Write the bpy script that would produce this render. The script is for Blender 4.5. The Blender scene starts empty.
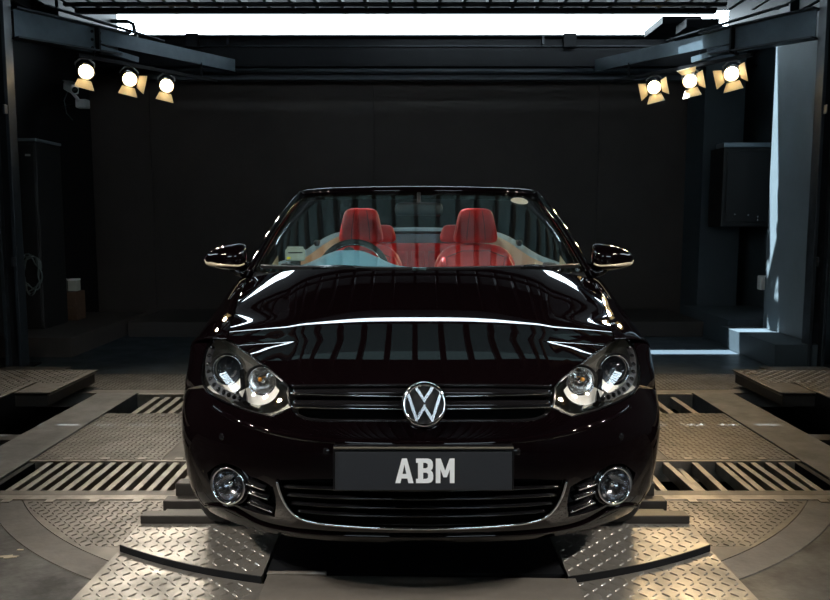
import bpy, bmesh, math, random
import numpy as np
from mathutils import Vector, Matrix
from mathutils.geometry import delaunay_2d_cdt

random.seed(7)
rng = np.random.default_rng(7)
SC = bpy.context.scene
COL = SC.collection
PI = math.pi

# ------------------------------------------------------------------ camera
FPX, TILT, CAMH = 763.0, math.radians(6.0), 1.22
cam_d = bpy.data.cameras.new('camera')
cam_d.sensor_width = 36.0
cam_d.lens = FPX / 830.0 * 36.0
cam_d.clip_start = 0.05
cam_o = bpy.data.objects.new('camera', cam_d)
cam_o.location = (0, 0, CAMH)
cam_o.rotation_euler = (PI / 2 - TILT, 0, 0)
COL.objects.link(cam_o)
SC.camera = cam_o

# ------------------------------------------------------------------ world, sun, exposure
w = bpy.data.worlds.new('sky')
SC.world = w
w.use_nodes = True
bg = w.node_tree.nodes['Background']
bg.inputs[0].default_value = (0.74, 0.90, 1.0, 1)
bg.inputs[1].default_value = 14.0
sun_d = bpy.data.lights.new('sun', 'SUN')
sun_d.energy = 42.0
sun_d.angle = math.radians(0.6)
sun_d.color = (0.80, 0.93, 1.0)
sun_o = bpy.data.objects.new('sun', sun_d)
SUN_DIR = Vector((0.35, -0.12, -1.0))
sun_o.rotation_euler = SUN_DIR.to_track_quat('-Z', 'Y').to_euler()
sun_o.location = (-4, 9, 12)
COL.objects.link(sun_o)
vs = SC.view_settings
SC.display_settings.display_device = 'sRGB'
vs.view_transform = 'Standard'
vs.look = 'None'
vs.gamma = 1.0
vs.use_curve_mapping = False
vs.exposure = 0.0
SC.cycles.use_denoising = True
SC.cycles.max_bounces = 10
SC.cycles.transparent_max_bounces = 16
SC.cycles.sample_clamp_indirect = 6.0
SC.cycles.caustics_reflective = False
SC.cycles.caustics_refractive = False

# ------------------------------------------------------------------ pixel rays (830 x 600 frame)
CT, ST = math.cos(TILT), math.sin(TILT)
def ray(px, py):
    a = (px - 415.0) / FPX; b = -(py - 300.0) / FPX
    return Vector((a, CT + b * ST, -ST + b * CT))
def at_z(px, py, z):
    r = ray(px, py); t = (z - CAMH) / r.z
    return Vector((r.x * t, r.y * t, z))
def at_y(px, py, y):
    r = ray(px, py); t = y / r.y
    return Vector((r.x * t, y, CAMH + r.z * t))
def project(P):
    P = np.asarray(P, float)
    z = P[..., 2] - CAMH; y = P[..., 1]
    d = y * CT - z * ST; u = y * ST + z * CT
    return np.stack([415.0 + FPX * P[..., 0] / d, 300.0 - FPX * u / d], -1)

# ------------------------------------------------------------------ materials
def mat(name, col, rough=0.5, metal=0.0, coat=0.0, spec=0.5, noise=0.0, nscale=6.0, bump=0.0, bscale=60.0, col2=None, rnoise=0.0, emit=None, estr=0.0):
    m = bpy.data.materials.new(name); m.use_nodes = True
    nt = m.node_tree; b = nt.nodes['Principled BSDF']
    b.inputs['Base Color'].default_value = (*col, 1)
    b.inputs['Roughness'].default_value = rough
    b.inputs['Metallic'].default_value = metal
    b.inputs['Specular IOR Level'].default_value = spec
    if coat:
        b.inputs['Coat Weight'].default_value = coat
        b.inputs['Coat Roughness'].default_value = 0.015
        b.inputs['Coat IOR'].default_value = 1.42
    if emit:
        b.inputs['Emission Color'].default_value = (*emit, 1)
        b.inputs['Emission Strength'].default_value = estr
    if noise or bump or rnoise:
        tc = nt.nodes.new('ShaderNodeTexCoord')
        nz = nt.nodes.new('ShaderNodeTexNoise'); nz.inputs['Scale'].default_value = nscale
        nz.inputs['Detail'].default_value = 6; nz.inputs['Roughness'].default_value = 0.65
        nt.links.new(tc.outputs['Object'], nz.inputs['Vector'])
        if noise:
            mx = nt.nodes.new('ShaderNodeMix'); mx.data_type = 'RGBA'
            c2 = col2 or tuple(c * (1 - noise) for c in col)
            mx.inputs[6].default_value = (*col, 1); mx.inputs[7].default_value = (*c2, 1)
            rp = nt.nodes.new('ShaderNodeMapRange')
            rp.inputs[1].default_value = 0.35; rp.inputs[2].default_value = 0.65
            nt.links.new(nz.outputs['Fac'], rp.inputs[0])
            nt.links.new(rp.outputs[0], mx.inputs[0])
            nt.links.new(mx.outputs[2], b.inputs['Base Color'])
        if rnoise:
            rr = nt.nodes.new('ShaderNodeMapRange')
            rr.inputs[1].default_value = 0.3; rr.inputs[2].default_value = 0.7
            rr.inputs[3].default_value = max(0.02, rough - rnoise); rr.inputs[4].default_value = min(1, rough + rnoise)
            nt.links.new(nz.outputs['Fac'], rr.inputs[0]); nt.links.new(rr.outputs[0], b.inputs['Roughness'])
        if bump:
            n2 = nt.nodes.new('ShaderNodeTexNoise'); n2.inputs['Scale'].default_value = bscale; n2.inputs['Detail'].default_value = 4
            nt.links.new(tc.outputs['Object'], n2.inputs['Vector'])
            bp = nt.nodes.new('ShaderNodeBump'); bp.inputs['Strength'].default_value = bump; bp.inputs['Distance'].default_value = 0.01
            nt.links.new(n2.outputs['Fac'], bp.inputs['Height']); nt.links.new(bp.outputs[0], b.inputs['Normal'])
    return m
def glass(name, tint, r0=0.04, rough=0.0, power=5.0):
    """thin clear sheet: transparent with a two-sided Schlick reflection"""
    m = bpy.data.materials.new(name); m.use_nodes = True
    nt = m.node_tree
    for n in list(nt.nodes): nt.nodes.remove(n)
    o = nt.nodes.new('ShaderNodeOutputMaterial'); mx = nt.nodes.new('ShaderNodeMixShader')
    t = nt.nodes.new('ShaderNodeBsdfTransparent'); g = nt.nodes.new('ShaderNodeBsdfGlossy'); f = nt.nodes.new('ShaderNodeLayerWeight')
    t.inputs[0].default_value = (*tint, 1); g.inputs['Roughness'].default_value = rough; g.inputs[0].default_value = (1, 1, 1, 1)
    f.inputs[0].default_value = 0.5
    pw = nt.nodes.new('ShaderNodeMath'); pw.operation = 'POWER'; pw.inputs[1].default_value = power
    ma = nt.nodes.new('ShaderNodeMath'); ma.operation = 'MULTIPLY_ADD'; ma.inputs[1].default_value = 1 - r0; ma.inputs[2].default_value = r0
    nt.links.new(f.outputs['Facing'], pw.inputs[0]); nt.links.new(pw.outputs[0], ma.inputs[0])
    nt.links.new(ma.outputs[0], mx.inputs[0]); nt.links.new(t.outputs[0], mx.inputs[1]); nt.links.new(g.outputs[0], mx.inputs[2])
    nt.links.new(mx.outputs[0], o.inputs[0])
    return m
def emitter(name, col, s):
    m = bpy.data.materials.new(name); m.use_nodes = True
    nt = m.node_tree
    for n in list(nt.nodes): nt.nodes.remove(n)
    o = nt.nodes.new('ShaderNodeOutputMaterial'); e = nt.nodes.new('ShaderNodeEmission')
    e.inputs[0].default_value = (*col, 1); e.inputs[1].default_value = s
    nt.links.new(e.outputs[0], o.inputs[0])
    return m
def translucent(name, col, tr):
    m = bpy.data.materials.new(name); m.use_nodes = True
    nt = m.node_tree
    for n in list(nt.nodes): nt.nodes.remove(n)
    o = nt.nodes.new('ShaderNodeOutputMaterial'); a = nt.nodes.new('ShaderNodeAddShader')
    d = nt.nodes.new('ShaderNodeBsdfDiffuse'); t = nt.nodes.new('ShaderNodeBsdfTranslucent')
    d.inputs[0].default_value = (*col, 1); t.inputs[0].default_value = (*tr, 1)
    nt.links.new(d.outputs[0], a.inputs[0]); nt.links.new(t.outputs[0], a.inputs[1]); nt.links.new(a.outputs[0], o.inputs[0])
    return m

M = {}
M['paint'] = mat('black_paint', (0.0022, 0.0010, 0.0014), 0.35, 0.0, coat=1.0, spec=0.0)
M['gloss'] = mat('gloss_black_plastic', (0.006, 0.006, 0.007), 0.10)
M['plastic'] = mat('black_plastic', (0.010, 0.010, 0.011), 0.45, bump=0.1, bscale=300)
M['void'] = mat('dark_void', (0.003, 0.003, 0.003), 0.9, spec=0.1)
M['chrome'] = mat('chrome', (0.86, 0.86, 0.87), 0.06, 1.0)
M['satin'] = mat('satin_reflector', (0.95, 0.92, 0.84), 0.30, 0.0)
M['lampglass'] = glass('lamp_lens_glass', (0.95, 0.96, 0.97), 0.03)
M['screen'] = glass('windscreen_glass', (0.86, 0.92, 0.92), 0.05)
M['bulb'] = glass('projector_glass', (0.55, 0.60, 0.66), 0.08)
M['frit'] = mat('black_frit', (0.012, 0.009, 0.007), 0.10)
M['redleather'] = mat('red_leather', (0.80, 0.034, 0.030), 0.45, bump=0.15, bscale=180, noise=0.15, nscale=20)
M['redseam'] = mat('dark_red_seam', (0.16, 0.008, 0.008), 0.6)
M['cream'] = mat('cream_trim', (0.60, 0.50, 0.34), 0.55, bump=0.1, bscale=200)
M['bezel'] = mat('lamp_bezel', (0.16, 0.15, 0.125), 0.35, 0.5)
M['dash'] = mat('dashboard_sky_sheen', (0.22, 0.43, 0.56), 0.45, bump=0.15, bscale=400)  # sky reflected on the dark dashboard is put into this blue
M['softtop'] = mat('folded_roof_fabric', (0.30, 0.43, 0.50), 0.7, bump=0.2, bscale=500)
M['darktrim'] = mat('dark_trim', (0.018, 0.018, 0.020), 0.5)
M['rubber'] = mat('tyre_rubber', (0.012, 0.012, 0.012), 0.75, bump=0.2, bscale=120)
M['alloy'] = mat('alloy', (0.55, 0.55, 0.56), 0.25, 1.0)
M['platebase'] = mat('plate_black', (0.016, 0.018, 0.022), 0.35)
M['platewhite'] = mat('plate_silver_white', (0.74, 0.79, 0.84), 0.5)
M['amber'] = mat('amber_plastic', (0.75, 0.33, 0.05), 0.3)
M['signal'] = mat('turn_signal_lens', (0.72, 0.62, 0.45), 0.20, 0.2)
M['mirrorglass'] = mat('mirror_glass', (0.8, 0.82, 0.85), 0.02, 1.0)
M['sticker'] = mat('cream_sticker', (0.75, 0.73, 0.58), 0.6)
M['tollgrey'] = mat('grey_beige_plastic', (0.42, 0.44, 0.38), 0.5)
M['yellow'] = mat('yellow_label', (0.85, 0.65, 0.03), 0.5)
M['wall'] = mat('dark_wall', (0.052, 0.042, 0.036), 0.65, noise=0.25, nscale=1.2, bump=0.08, bscale=20)
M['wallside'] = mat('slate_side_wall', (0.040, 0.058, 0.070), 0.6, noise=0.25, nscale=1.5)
M['steel'] = mat('painted_steel', (0.022, 0.030, 0.038), 0.42, 0.25, noise=0.3, nscale=5, rnoise=0.1)
M['steeldark'] = mat('dark_steel', (0.009, 0.010, 0.012), 0.5, 0.0, spec=0.15, noise=0.3, nscale=5)
M['brownsteel'] = mat('brown_painted_steel', (0.030, 0.023, 0.018), 0.5, noise=0.2, nscale=4)
M['floor'] = mat('dark_floor', (0.040, 0.055, 0.068), 0.42, noise=0.3, nscale=3, rnoise=0.1)
M['pit'] = mat('pit_concrete', (0.010, 0.010, 0.010), 0.9, noise=0.4, nscale=4, spec=0.1)
M['concrete'] = mat('stained_concrete', (0.085, 0.085, 0.082), 0.55, noise=0.6, nscale=3.5, col2=(0.032, 0.031, 0.029), bump=0.25, bscale=30, rnoise=0.15)
M['concring'] = mat('ring_concrete', (0.20, 0.185, 0.165), 0.65, noise=0.35, nscale=5, bump=0.2, bscale=40)
M['kerb'] = mat('kerb_concrete', (0.17, 0.165, 0.155), 0.6, noise=0.35, nscale=5, bump=0.12, bscale=40, rnoise=0.1)
M['checker'] = mat('checker_plate_steel', (0.20, 0.185, 0.165), 0.42, 0.55, noise=0.35, nscale=4.5, rnoise=0.12, bump=0.05, bscale=80)
M['checkerlight'] = mat('bright_checker_plate_steel', (0.30, 0.285, 0.26), 0.40, 0.55, noise=0.3, nscale=5, rnoise=0.12, bump=0.05, bscale=80)
M['flatsteel'] = mat('flat_grey_steel', (0.19, 0.175, 0.155), 0.55, 0.3, noise=0.25, nscale=4, rnoise=0.1)
M['bar'] = mat('grate_bar_steel', (0.36, 0.33, 0.29), 0.42, 0.5, noise=0.35, nscale=9, rnoise=0.12)
M['channel'] = mat('channel_bar', (0.055, 0.050, 0.045), 0.45, 0.4, noise=0.3, nscale=6)
M['ceilpanel'] = translucent('translucent_roof_panel', (0.05, 0.06, 0.06), (0.0098, 0.0140, 0.0136))
M['bowl'] = mat('bright_reflector_bowl', (0.90, 0.88, 0.84), 0.14, 0.9)
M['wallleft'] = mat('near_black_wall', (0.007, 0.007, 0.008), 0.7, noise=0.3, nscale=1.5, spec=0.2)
M['fogbowl'] = mat('fog_lamp_bowl', (0.32, 0.33, 0.35), 0.18, 1.0)
M['emblem'] = mat('emblem_chrome', (0.66, 0.67, 0.69), 0.20, 1.0)
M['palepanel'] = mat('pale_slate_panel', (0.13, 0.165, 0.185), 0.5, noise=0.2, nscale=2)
M['edgelight'] = mat('skylit_edge', (0.30, 0.36, 0.40), 0.35, 0.4)  # sky light on speaker visor and cabinet top is put into this tone
M['brace'] = mat('daylit_beam', (0.095, 0.135, 0.165), 0.42, 0.2, noise=0.3, nscale=5)  # daylight falling on the beams is put into this lighter blue
M['lampbody'] = mat('lamp_can', (0.25, 0.25, 0.24), 0.4, 0.6)
M['barndoor'] = mat('barn_door_metal', (0.72, 0.62, 0.42), 0.55)
M['white'] = mat('white_plastic', (0.75, 0.77, 0.77), 0.5)
M['speaker'] = mat('speaker_black', (0.006, 0.0065, 0.007), 0.5, bump=0.2, bscale=300)
M['cable'] = mat('grey_cable', (0.10, 0.13, 0.13), 0.5)
M['pipe'] = mat('grey_pipe', (0.035, 0.042, 0.050), 0.4, 0.3)
M['wood'] = mat('brown_box', (0.10, 0.055, 0.03), 0.6, noise=0.3)
M['stainlight'] = mat('pale_paint_spill', (0.45, 0.40, 0.28), 0.6)

# ------------------------------------------------------------------ objects
def link(o, parent=None):
    COL.objects.link(o)
    if parent is not None: o.parent = parent
    return o
def obj(name, me, m=None, parent=None, loc=None, rot=None):
    o = bpy.data.objects.new(name, me)
    if m is not None and me is not None and not me.materials: me.materials.append(M[m])
    if loc is not None: o.location = loc
    if rot is not None: o.rotation_euler = rot
    return link(o, parent)
def empty(name, loc=(0, 0, 0), rotz=0.0, parent=None):
    o = bpy.data.objects.new(name, None); o.location = loc; o.rotation_euler = (0, 0, rotz)
    o.empty_display_size = 0.1
    return link(o, parent)
def tag(o, label, cat=None, group=None, kind=None):
    o['label'] = label
    if cat: o['category'] = cat
    if group: o['group'] = group
    if kind: o['kind'] = kind
    return o
def struct(o, label=None, cat=None):
    o['kind'] = 'structure'
    if label: o['label'] = label
    if cat: o['category'] = cat
    return o
def mesh(verts, faces, smooth=False, name='m'):
    me = bpy.data.meshes.new(name)
    me.from_pydata([tuple(v) for v in verts], [], faces); me.update()
    if smooth: me.shade_smooth()
    return me
def bm_mesh(bm, smooth=False):
    me = bpy.data.meshes.new('m'); bm.to_mesh(me); bm.free()
    if smooth: me.shade_smooth()
    return me
def bevel_box(sx, sy, sz, c=(0, 0, 0), b=0.0, seg=2):
    bm = bmesh.new(); bmesh.ops.create_cube(bm, size=1)
    for v in bm.verts: v.co = Vector((v.co.x * sx + c[0], v.co.y * sy + c[1], v.co.z * sz + c[2]))
    if b: bmesh.ops.bevel(bm, geom=list(bm.edges), offset=b, segments=seg, affect='EDGES', profile=0.5)
    return bm_mesh(bm)
def box2(a, b_, bev=0.0):
    a = Vector(a); b_ = Vector(b_); s = b_ - a; c = (a + b_) / 2
    return bevel_box(abs(s.x), abs(s.y), abs(s.z), c, bev)
def grid_mesh(P, closed_u=False, closed_v=False, flip=False, smooth=True):
    P = np.asarray(P); nv, nu = P.shape[:2]
    V = P.reshape(-1, 3); F = []
    for j in range(nv if closed_v else nv - 1):
        for i in range(nu if closed_u else nu - 1):
            a = j * nu + i; b = j * nu + (i + 1) % nu; c = ((j + 1) % nv) * nu + (i + 1) % nu; d = ((j + 1) % nv) * nu + i
            F.append((a, d, c, b) if flip else (a, b, c, d))
    return mesh(V, F, smooth)
def lathe(prof, n=32, axis='y', smooth=True, c=(0, 0, 0)):
    """prof: (radius, height) pairs; turned about the local axis."""
    P = []
    for r, h in prof:
        row = []
        for k in range(n):
            t = 2 * PI * k / n
            a, b = r * math.cos(t), r * math.sin(t)
            row.append({'y': (a, h, b), 'z': (a, b, h), 'x': (h, a, b)}[axis])
        P.append(row)
    P = np.array(P) + np.array(c)
    me = grid_mesh(P, closed_u=True, smooth=smooth)
    bm = bmesh.new(); bm.from_mesh(me)
    bmesh.ops.remove_doubles(bm, verts=bm.verts, dist=1e-6)
    bmesh.ops.recalc_face_normals(bm, faces=bm.faces)
    return bm_mesh(bm, smooth)
def join_meshes(mes):
    bm = bmesh.new()
    for me in mes: bm.from_mesh(me)
    return bm_mesh(bm)
def catmull(pts, n):
    """smooth open curve through pts, n samples, chord-length natural spline"""
    P = np.asarray(pts, float)
    if len(P) == 2: return P[0] + (P[1] - P[0]) * np.linspace(0, 1, n)[:, None]
    d = np.r_[0, np.cumsum(np.linalg.norm(np.diff(P, axis=0), axis=1) ** 0.7)]
    return nspline(d, P, np.linspace(0, d[-1], n))
def nspline(x, Y, t):
    x = np.asarray(x, float); Y = np.asarray(Y, float); t = np.asarray(t, float)
    n = len(x); h = np.diff(x)
    A = np.zeros((n, n)); R = np.zeros((n,) + Y.shape[1:]); A[0, 0] = A[-1, -1] = 1
    for i in range(1, n - 1):
        A[i, i - 1] = h[i - 1]; A[i, i] = 2 * (h[i - 1] + h[i]); A[i, i + 1] = h[i]
        R[i] = 6 * ((Y[i + 1] - Y[i]) / h[i] - (Y[i] - Y[i - 1]) / h[i - 1])
    m2 = np.linalg.solve(A, R)
    k = np.clip(np.searchsorted(x, t, side='right') - 1, 0, n - 2)
    hh = h[k]; a = (x[k + 1] - t) / hh; b = (t - x[k]) / hh
    sh = (slice(None),) + (None,) * (Y.ndim - 1)
    return a[sh] * Y[k] + b[sh] * Y[k + 1] + ((a ** 3 - a)[sh] * m2[k] + (b ** 3 - b)[sh] * m2[k + 1]) * (hh ** 2)[sh] / 6
def sweep(path, prof, up=(0, 0, 1), ups=None, closed=False, cap=True, smooth=True, scale=None):
    """profile (a,b) pairs in the plane (side, up) carried along path"""
    P = np.asarray(path, float); n = len(P); prof = np.asarray(prof, float)
    T = np.roll(P, -1, 0) - np.roll(P, 1, 0) if closed else np.gradient(P, axis=0)
    T /= np.linalg.norm(T, axis=1)[:, None] + 1e-12
    U = np.tile(np.asarray(up, float), (n, 1)) if ups is None else np.asarray(ups, float)
    S = np.cross(T, U); S /= np.linalg.norm(S, axis=1)[:, None] + 1e-12
    U = np.cross(S, T)
    sc = np.ones(n) if scale is None else np.asarray(scale, float)
    G = P[:, None, :] + sc[:, None, None] * (prof[None, :, 0, None] * S[:, None, :] + prof[None, :, 1, None] * U[:, None, :])
    k = len(prof); V = G.reshape(-1, 3); F = []
    for j in range(n if closed else n - 1):
        for i in range(k):
            a = j * k + i; b = j * k + (i + 1) % k; c = ((j + 1) % n) * k + (i + 1) % k; d = ((j + 1) % n) * k + i
            F.append((a, d, c, b))
    if cap and not closed:
        F.append(tuple(range(k))); F.append(tuple(reversed(range((n - 1) * k, n * k))))
    me = mesh(V, F)
    bm = bmesh.new(); bm.from_mesh(me); bmesh.ops.recalc_face_normals(bm, faces=bm.faces)
    me = bm_mesh(bm)
    if smooth and k > 4:
        me.shade_smooth()
        for f in me.polygons:
            if len(f.vertices) > 4: f.use_smooth = False
    return me
def circ(r, n=10, rx=None):
    return [(r * math.cos(2 * PI * i / n), (rx or r) * math.sin(2 * PI * i / n)) for i in range(n)]
def rect(w_, h_): return [(-w_ / 2, -h_ / 2), (w_ / 2, -h_ / 2), (w_ / 2, h_ / 2), (-w_ / 2, h_ / 2)]
def bar(p0, p1, w_, h_, up=(0, 0, 1)): return sweep([p0, p1], rect(w_, h_), up=up)
def tube(path, r, n=10, closed=False): 
    P = np.asarray(path, float)
    # reference vector least aligned with the path
    d = np.abs(P[-1] - P[0]) if not closed else np.abs(np.ptp(P, axis=0))
    u = np.zeros(3); u[int(np.argmin(d))] = 1
    return sweep(P, circ(r, n), up=u, closed=closed)
def inpoly(pts, poly):
    x, y = pts[:, 0], pts[:, 1]; c = np.zeros(len(pts), bool)
    px, py = poly[:, 0], poly[:, 1]; qx, qy = np.roll(px, -1), np.roll(py, -1)
    for a, b, e, f in zip(px, py, qx, qy):
        m_ = ((b > y) != (f > y)) & (x < (e - a) * (y - b) / (f - b + 1e-15) + a)
        c ^= m_
    return c
def segdist(pts, poly):
    a = poly; b = np.roll(poly, -1, 0); out = np.full(len(pts), 1e9)
    for p, q in zip(a, b):
        d = q - p; L = d @ d + 1e-15
        t = np.clip(((pts - p) @ d) / L, 0, 1)
        out = np.minimum(out, np.linalg.norm(pts - (p + t[:, None] * d), axis=1))
    return out
def triangulate(outer, holes, step):
    """constrained triangulation of a plane polygon with holes and inner points"""
    loops = [np.asarray(outer, float)] + [np.asarray(h, float) for h in holes]
    V = np.concatenate(loops); E = []; o = 0
    for L in loops:
        n = len(L); E += [(o + i, o + (i + 1) % n) for i in range(n)]; o += n
    if step:
        lo, hi = loops[0].min(0), loops[0].max(0)
        sx, sy = (step, step) if np.isscalar(step) else step
        gx, gy = np.meshgrid(np.arange(lo[0] + sx / 2, hi[0], sx), np.arange(lo[1] + sy / 2, hi[1], sy))
        G = np.stack([gx.ravel(), gy.ravel()], 1)
        k = inpoly(G, loops[0])
        for L in loops[1:]: k &= ~inpoly(G, L)
        G = G[k]
        sc = np.array([1 / sx, 1 / sy])
        for L in loops:
            G = G[segdist(G * sc, L * sc) > 0.4]
        V = np.concatenate([V, G])
    r = delaunay_2d_cdt([Vector(v) for v in V], E, [], 0, 1e-7)
    W = np.array([tuple(v) for v in r[0]]); T = np.array([f for f in r[2]])
    cen = W[T].mean(1)
    k = inpoly(cen, loops[0])
    for L in loops[1:]: k &= ~inpoly(cen, L)
    T = T[k]
    A = W[T]; ar = (A[:, 1, 0] - A[:, 0, 0]) * (A[:, 2, 1] - A[:, 0, 1]) - (A[:, 1, 1] - A[:, 0, 1]) * (A[:, 2, 0] - A[:, 0, 0])
    T = T[np.abs(ar) > 1e-12]; ar = ar[np.abs(ar) > 1e-12]
    T[ar < 0] = T[ar < 0][:, ::-1]
    return W, T
def surf_normals(S, W, e=1e-3):
    du = S(W + [e, 0]) - S(W - [e, 0]); dv = S(W + [0, e]) - S(W - [0, e])
    N = np.cross(du, dv); return N / (np.linalg.norm(N, axis=1)[:, None] + 1e-12)
def panel(S, outer, holes=(), step=0.05, thick=0.004, out=(0, -1, 0), mirror=False, eps=1e-3, lift=0.0):
    """a trimmed sheet on the surface S(uv)->xyz, with thickness and exact normals"""
    W, T = triangulate(outer, holes, step)
    P = S(W); N = surf_normals(S, W, eps)
    if (N.mean(0) @ np.asarray(out, float)) < 0:
        N = -N; T = T[:, ::-1]
    P = P + N * lift
    n = len(P); B = P - N * thick
    ed = {}
    for t in T:
        for a, b in ((t[0], t[1]), (t[1], t[2]), (t[2], t[0])):
            ed[(a, b)] = ed.get((a, b), 0) + 1
    bd = [e for e in ed if (e[1], e[0]) not in ed]
    V = [P, B]; NN = [N, -N]
    F = [tuple(t) for t in T] + [tuple(n + t[::-1]) for t in T]
    k = 2 * n; RV = []; RN = []
    for a, b in bd:
        t = P[b] - P[a]; t /= np.linalg.norm(t) + 1e-12
        rn = np.cross(t, N[a]); rn /= np.linalg.norm(rn) + 1e-12
        RV += [P[a], P[b], B[b], B[a]]; RN += [rn] * 4
        F.append((k, k + 3, k + 2, k + 1)); k += 4
    V = np.concatenate(V + ([np.array(RV)] if RV else [])); NN = np.concatenate(NN + ([np.array(RN)] if RN else []))
    if mirror:
        V = V * [-1, 1, 1]; NN = NN * [-1, 1, 1]; F = [f[::-1] for f in F]
    me = mesh(V, F, True)
    me.normals_split_custom_set_from_vertices([tuple(v) for v in NN])
    return me
def flat_panel(outer, z0, z1, holes=(), step=None):
    W, T = triangulate(outer, holes, step)
    n = len(W)
    V = np.concatenate([np.c_[W, np.full(n, z1)], np.c_[W, np.full(n, z0)]])
    F = [tuple(t) for t in T] + [tuple(n + t[::-1]) for t in T]
    ed = set()
    for t in T:
        for a, b in ((t[0], t[1]), (t[1], t[2]), (t[2], t[0])): ed.add((a, b))
    for a, b in ed:
        if (b, a) not in ed: F.append((a, a + n, b + n, b))
    return mesh(V, F)
def copy_mesh_mirror(me):
    m2 = me.copy()
    bm = bmesh.new(); bm.from_mesh(m2)
    for v in bm.verts: v.co.x = -v.co.x
    bmesh.ops.reverse_faces(bm, faces=bm.faces); bm.to_mesh(m2); bm.free()
    return m2
def subsurf(o, lv=2):
    md = o.modifiers.new('sub', 'SUBSURF'); md.levels = md.render_levels = lv
    return o
def blob(secs, n=28, smooth=True):
    """closed lofted solid: secs = (cx,cy,cz, hx, hy, exponent[, tiltx]) stacked; section in xy"""
    P = []
    for s in secs:
        cx, cy, cz, hx, hy, e = s[:6]; ty = s[6] if len(s) > 6 else 0.0
        row = []
        for k in range(n):
            t = 2 * PI * k / n; c, q = math.cos(t), math.sin(t)
            x = hx * math.copysign(abs(c) ** (2 / e), c); y = hy * math.copysign(abs(q) ** (2 / e), q)
            row.append((cx + x, cy + y, cz + ty * y))
        P.append(row)
    P = np.array(P); m_ = len(P)
    V = list(P.reshape(-1, 3)); F = []
    for j in range(m_ - 1):
        for i in range(n):
            a = j * n + i; b = j * n + (i + 1) % n
            F.append((a, b, b + n, a + n))
    V.append(P[0].mean(0)); V.append(P[-1].mean(0)); c0 = len(V) - 2
    for i in range(n):
        F.append((c0, (i + 1) % n, i)); F.append((c0 + 1, (m_ - 1) * n + i, (m_ - 1) * n + (i + 1) % n))
    return mesh(V, F, smooth)
def smooth_secs(keys, m_=14):
    K = np.asarray(keys, float); d = np.r_[0, np.cumsum(np.linalg.norm(np.diff(K[:, :5], axis=0), axis=1) + 1e-4)]
    return nspline(d, K, np.linspace(0, d[-1], m_))

# ================================================================== SETTING
XW, YB, YF = 3.8, 9.1, -5.0
floor = struct(obj('floor', box2((-4.2, -5.4, -0.30), (4.2, 9.6, -0.16)), 'pit'), 'dark pit slab under the steel turntable decking')

def lugs(me_list, poly, z, pitch, holes=()):
    """raised tear-shaped lugs of a checker plate, alternating direction"""
    poly = np.asarray(poly, float); lo, hi = poly.min(0), poly.max(0)
    V = []; F = []; k = 0
    L, Wd, Hh = pitch * 0.46, pitch * 0.125, 0.0032
    rows = int((hi[1] - lo[1]) / pitch) + 1; cols = int((hi[0] - lo[0]) / pitch) + 1
    pts = []; dirs = []
    for j in range(rows):
        for i in range(cols):
            pts.append((lo[0] + (i + 0.5) * pitch, lo[1] + (j + 0.5) * pitch)); dirs.append((i + j) % 2)
    pts = np.array(pts); ok = inpoly(pts, poly)
    ok &= segdist(pts, poly) > pitch * 0.35
    for (x, y), dd, o in zip(pts, dirs, ok):
        if not o: continue
        a = PI / 4 if dd else -PI / 4
        c, s = math.cos(a), math.sin(a)
        base = [(-L, 0), (-L * .5, -Wd), (L * .5, -Wd), (L, 0), (L * .5, Wd), (-L * .5, Wd)]
        top = [(-L * .6, 0), (L * .6, 0)]
        for p, q in base: V.append((x + c * p - s * q, y + s * p + c * q, z - 0.0005))
        for p, q in top: V.append((x + c * p - s * q, y + s * p + c * q, z + Hh))
        F += [(k, k + 1, k + 6), (k + 1, k + 2, k + 7, k + 6), (k + 2, k + 3, k + 7), (k + 3, k + 4, k + 7), (k + 4, k + 5, k + 6, k + 7), (k + 5, k, k + 6)]
        k += 8
    return mesh(V, F)
def plate(name, poly, z0, z1, m, pitch=None, lugpoly=None, holes=()):
    o = obj(name, flat_panel(poly, z0, z1, holes), m, floor)
    if pitch:
        l = obj('lug_pattern', lugs(None, lugpoly if lugpoly is not None else poly, z1, pitch), m, o); l['kind'] = 'stuff'
    return o
def rectp(x0, x1, y0, y1): return [(x0, y0), (x1, y0), (x1, y1), (x0, y1)]
TC = 4.38                                     # turntable centre (0, TC)
def arc(R, a0, a1, n=40):
    return [(R * math.sin(a), TC - R * math.cos(a)) for a in np.linspace(a0, a1, n)]
# concrete apron round the turntable, with the ring set into it
YA = 3.225
def half_angle(R): return math.acos((TC - YA) / R)
ap = [(-XW - .2, -5.3), (XW + .2, -5.3), (XW + .2, YA)] + [p for p in reversed(arc(2.19, -half_angle(2.19), half_angle(2.19), 60))] + [(-XW - .2, YA)]
obj('concrete_apron', flat_panel(ap, -0.16, -0.004), 'concrete', floor)
rg = arc(2.188, -half_angle(2.188), half_angle(2.188), 60) + arc(2.07, half_angle(2.07), -half_angle(2.07), 60)
obj('concrete_ring', flat_panel(rg, -0.16, 0.0), 'concring', floor)
# turntable deck in front of the first grate: left and right plates, seam at y 2.75
def deck(s):
    R = 2.066; th = math.acos((TC - 2.75) / R)
    outer = [(s * x, y) for x, y in arc(R, th, half_angle(R), 30)]
    poly = [(s * 0.6, 2.755)] + outer + [(s * 0.6, YA)]
    low = [(s * 0.6, 2.40)] + [(s * x, y) for x, y in arc(R, math.asin(0.6 / R), th, 24)] + [(s * 0.6, 2.745)]
    if s < 0: poly = poly[::-1]; low = low[::-1]
    plate('checker_plate', poly, -0.02, 0.0, 'checker', 0.031)
    plate('smooth_plate', low, -0.02, 0.0, 'flatsteel')
deck(-1); deck(1)
grate_me = box2((-0.0155, -0.205, -0.055), (0.0155, 0.205, 0.0), 0.002)
grate_me2 = box2((-0.02, -0.265, -0.06), (0.02, 0.265, 0.0), 0.002)
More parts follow.
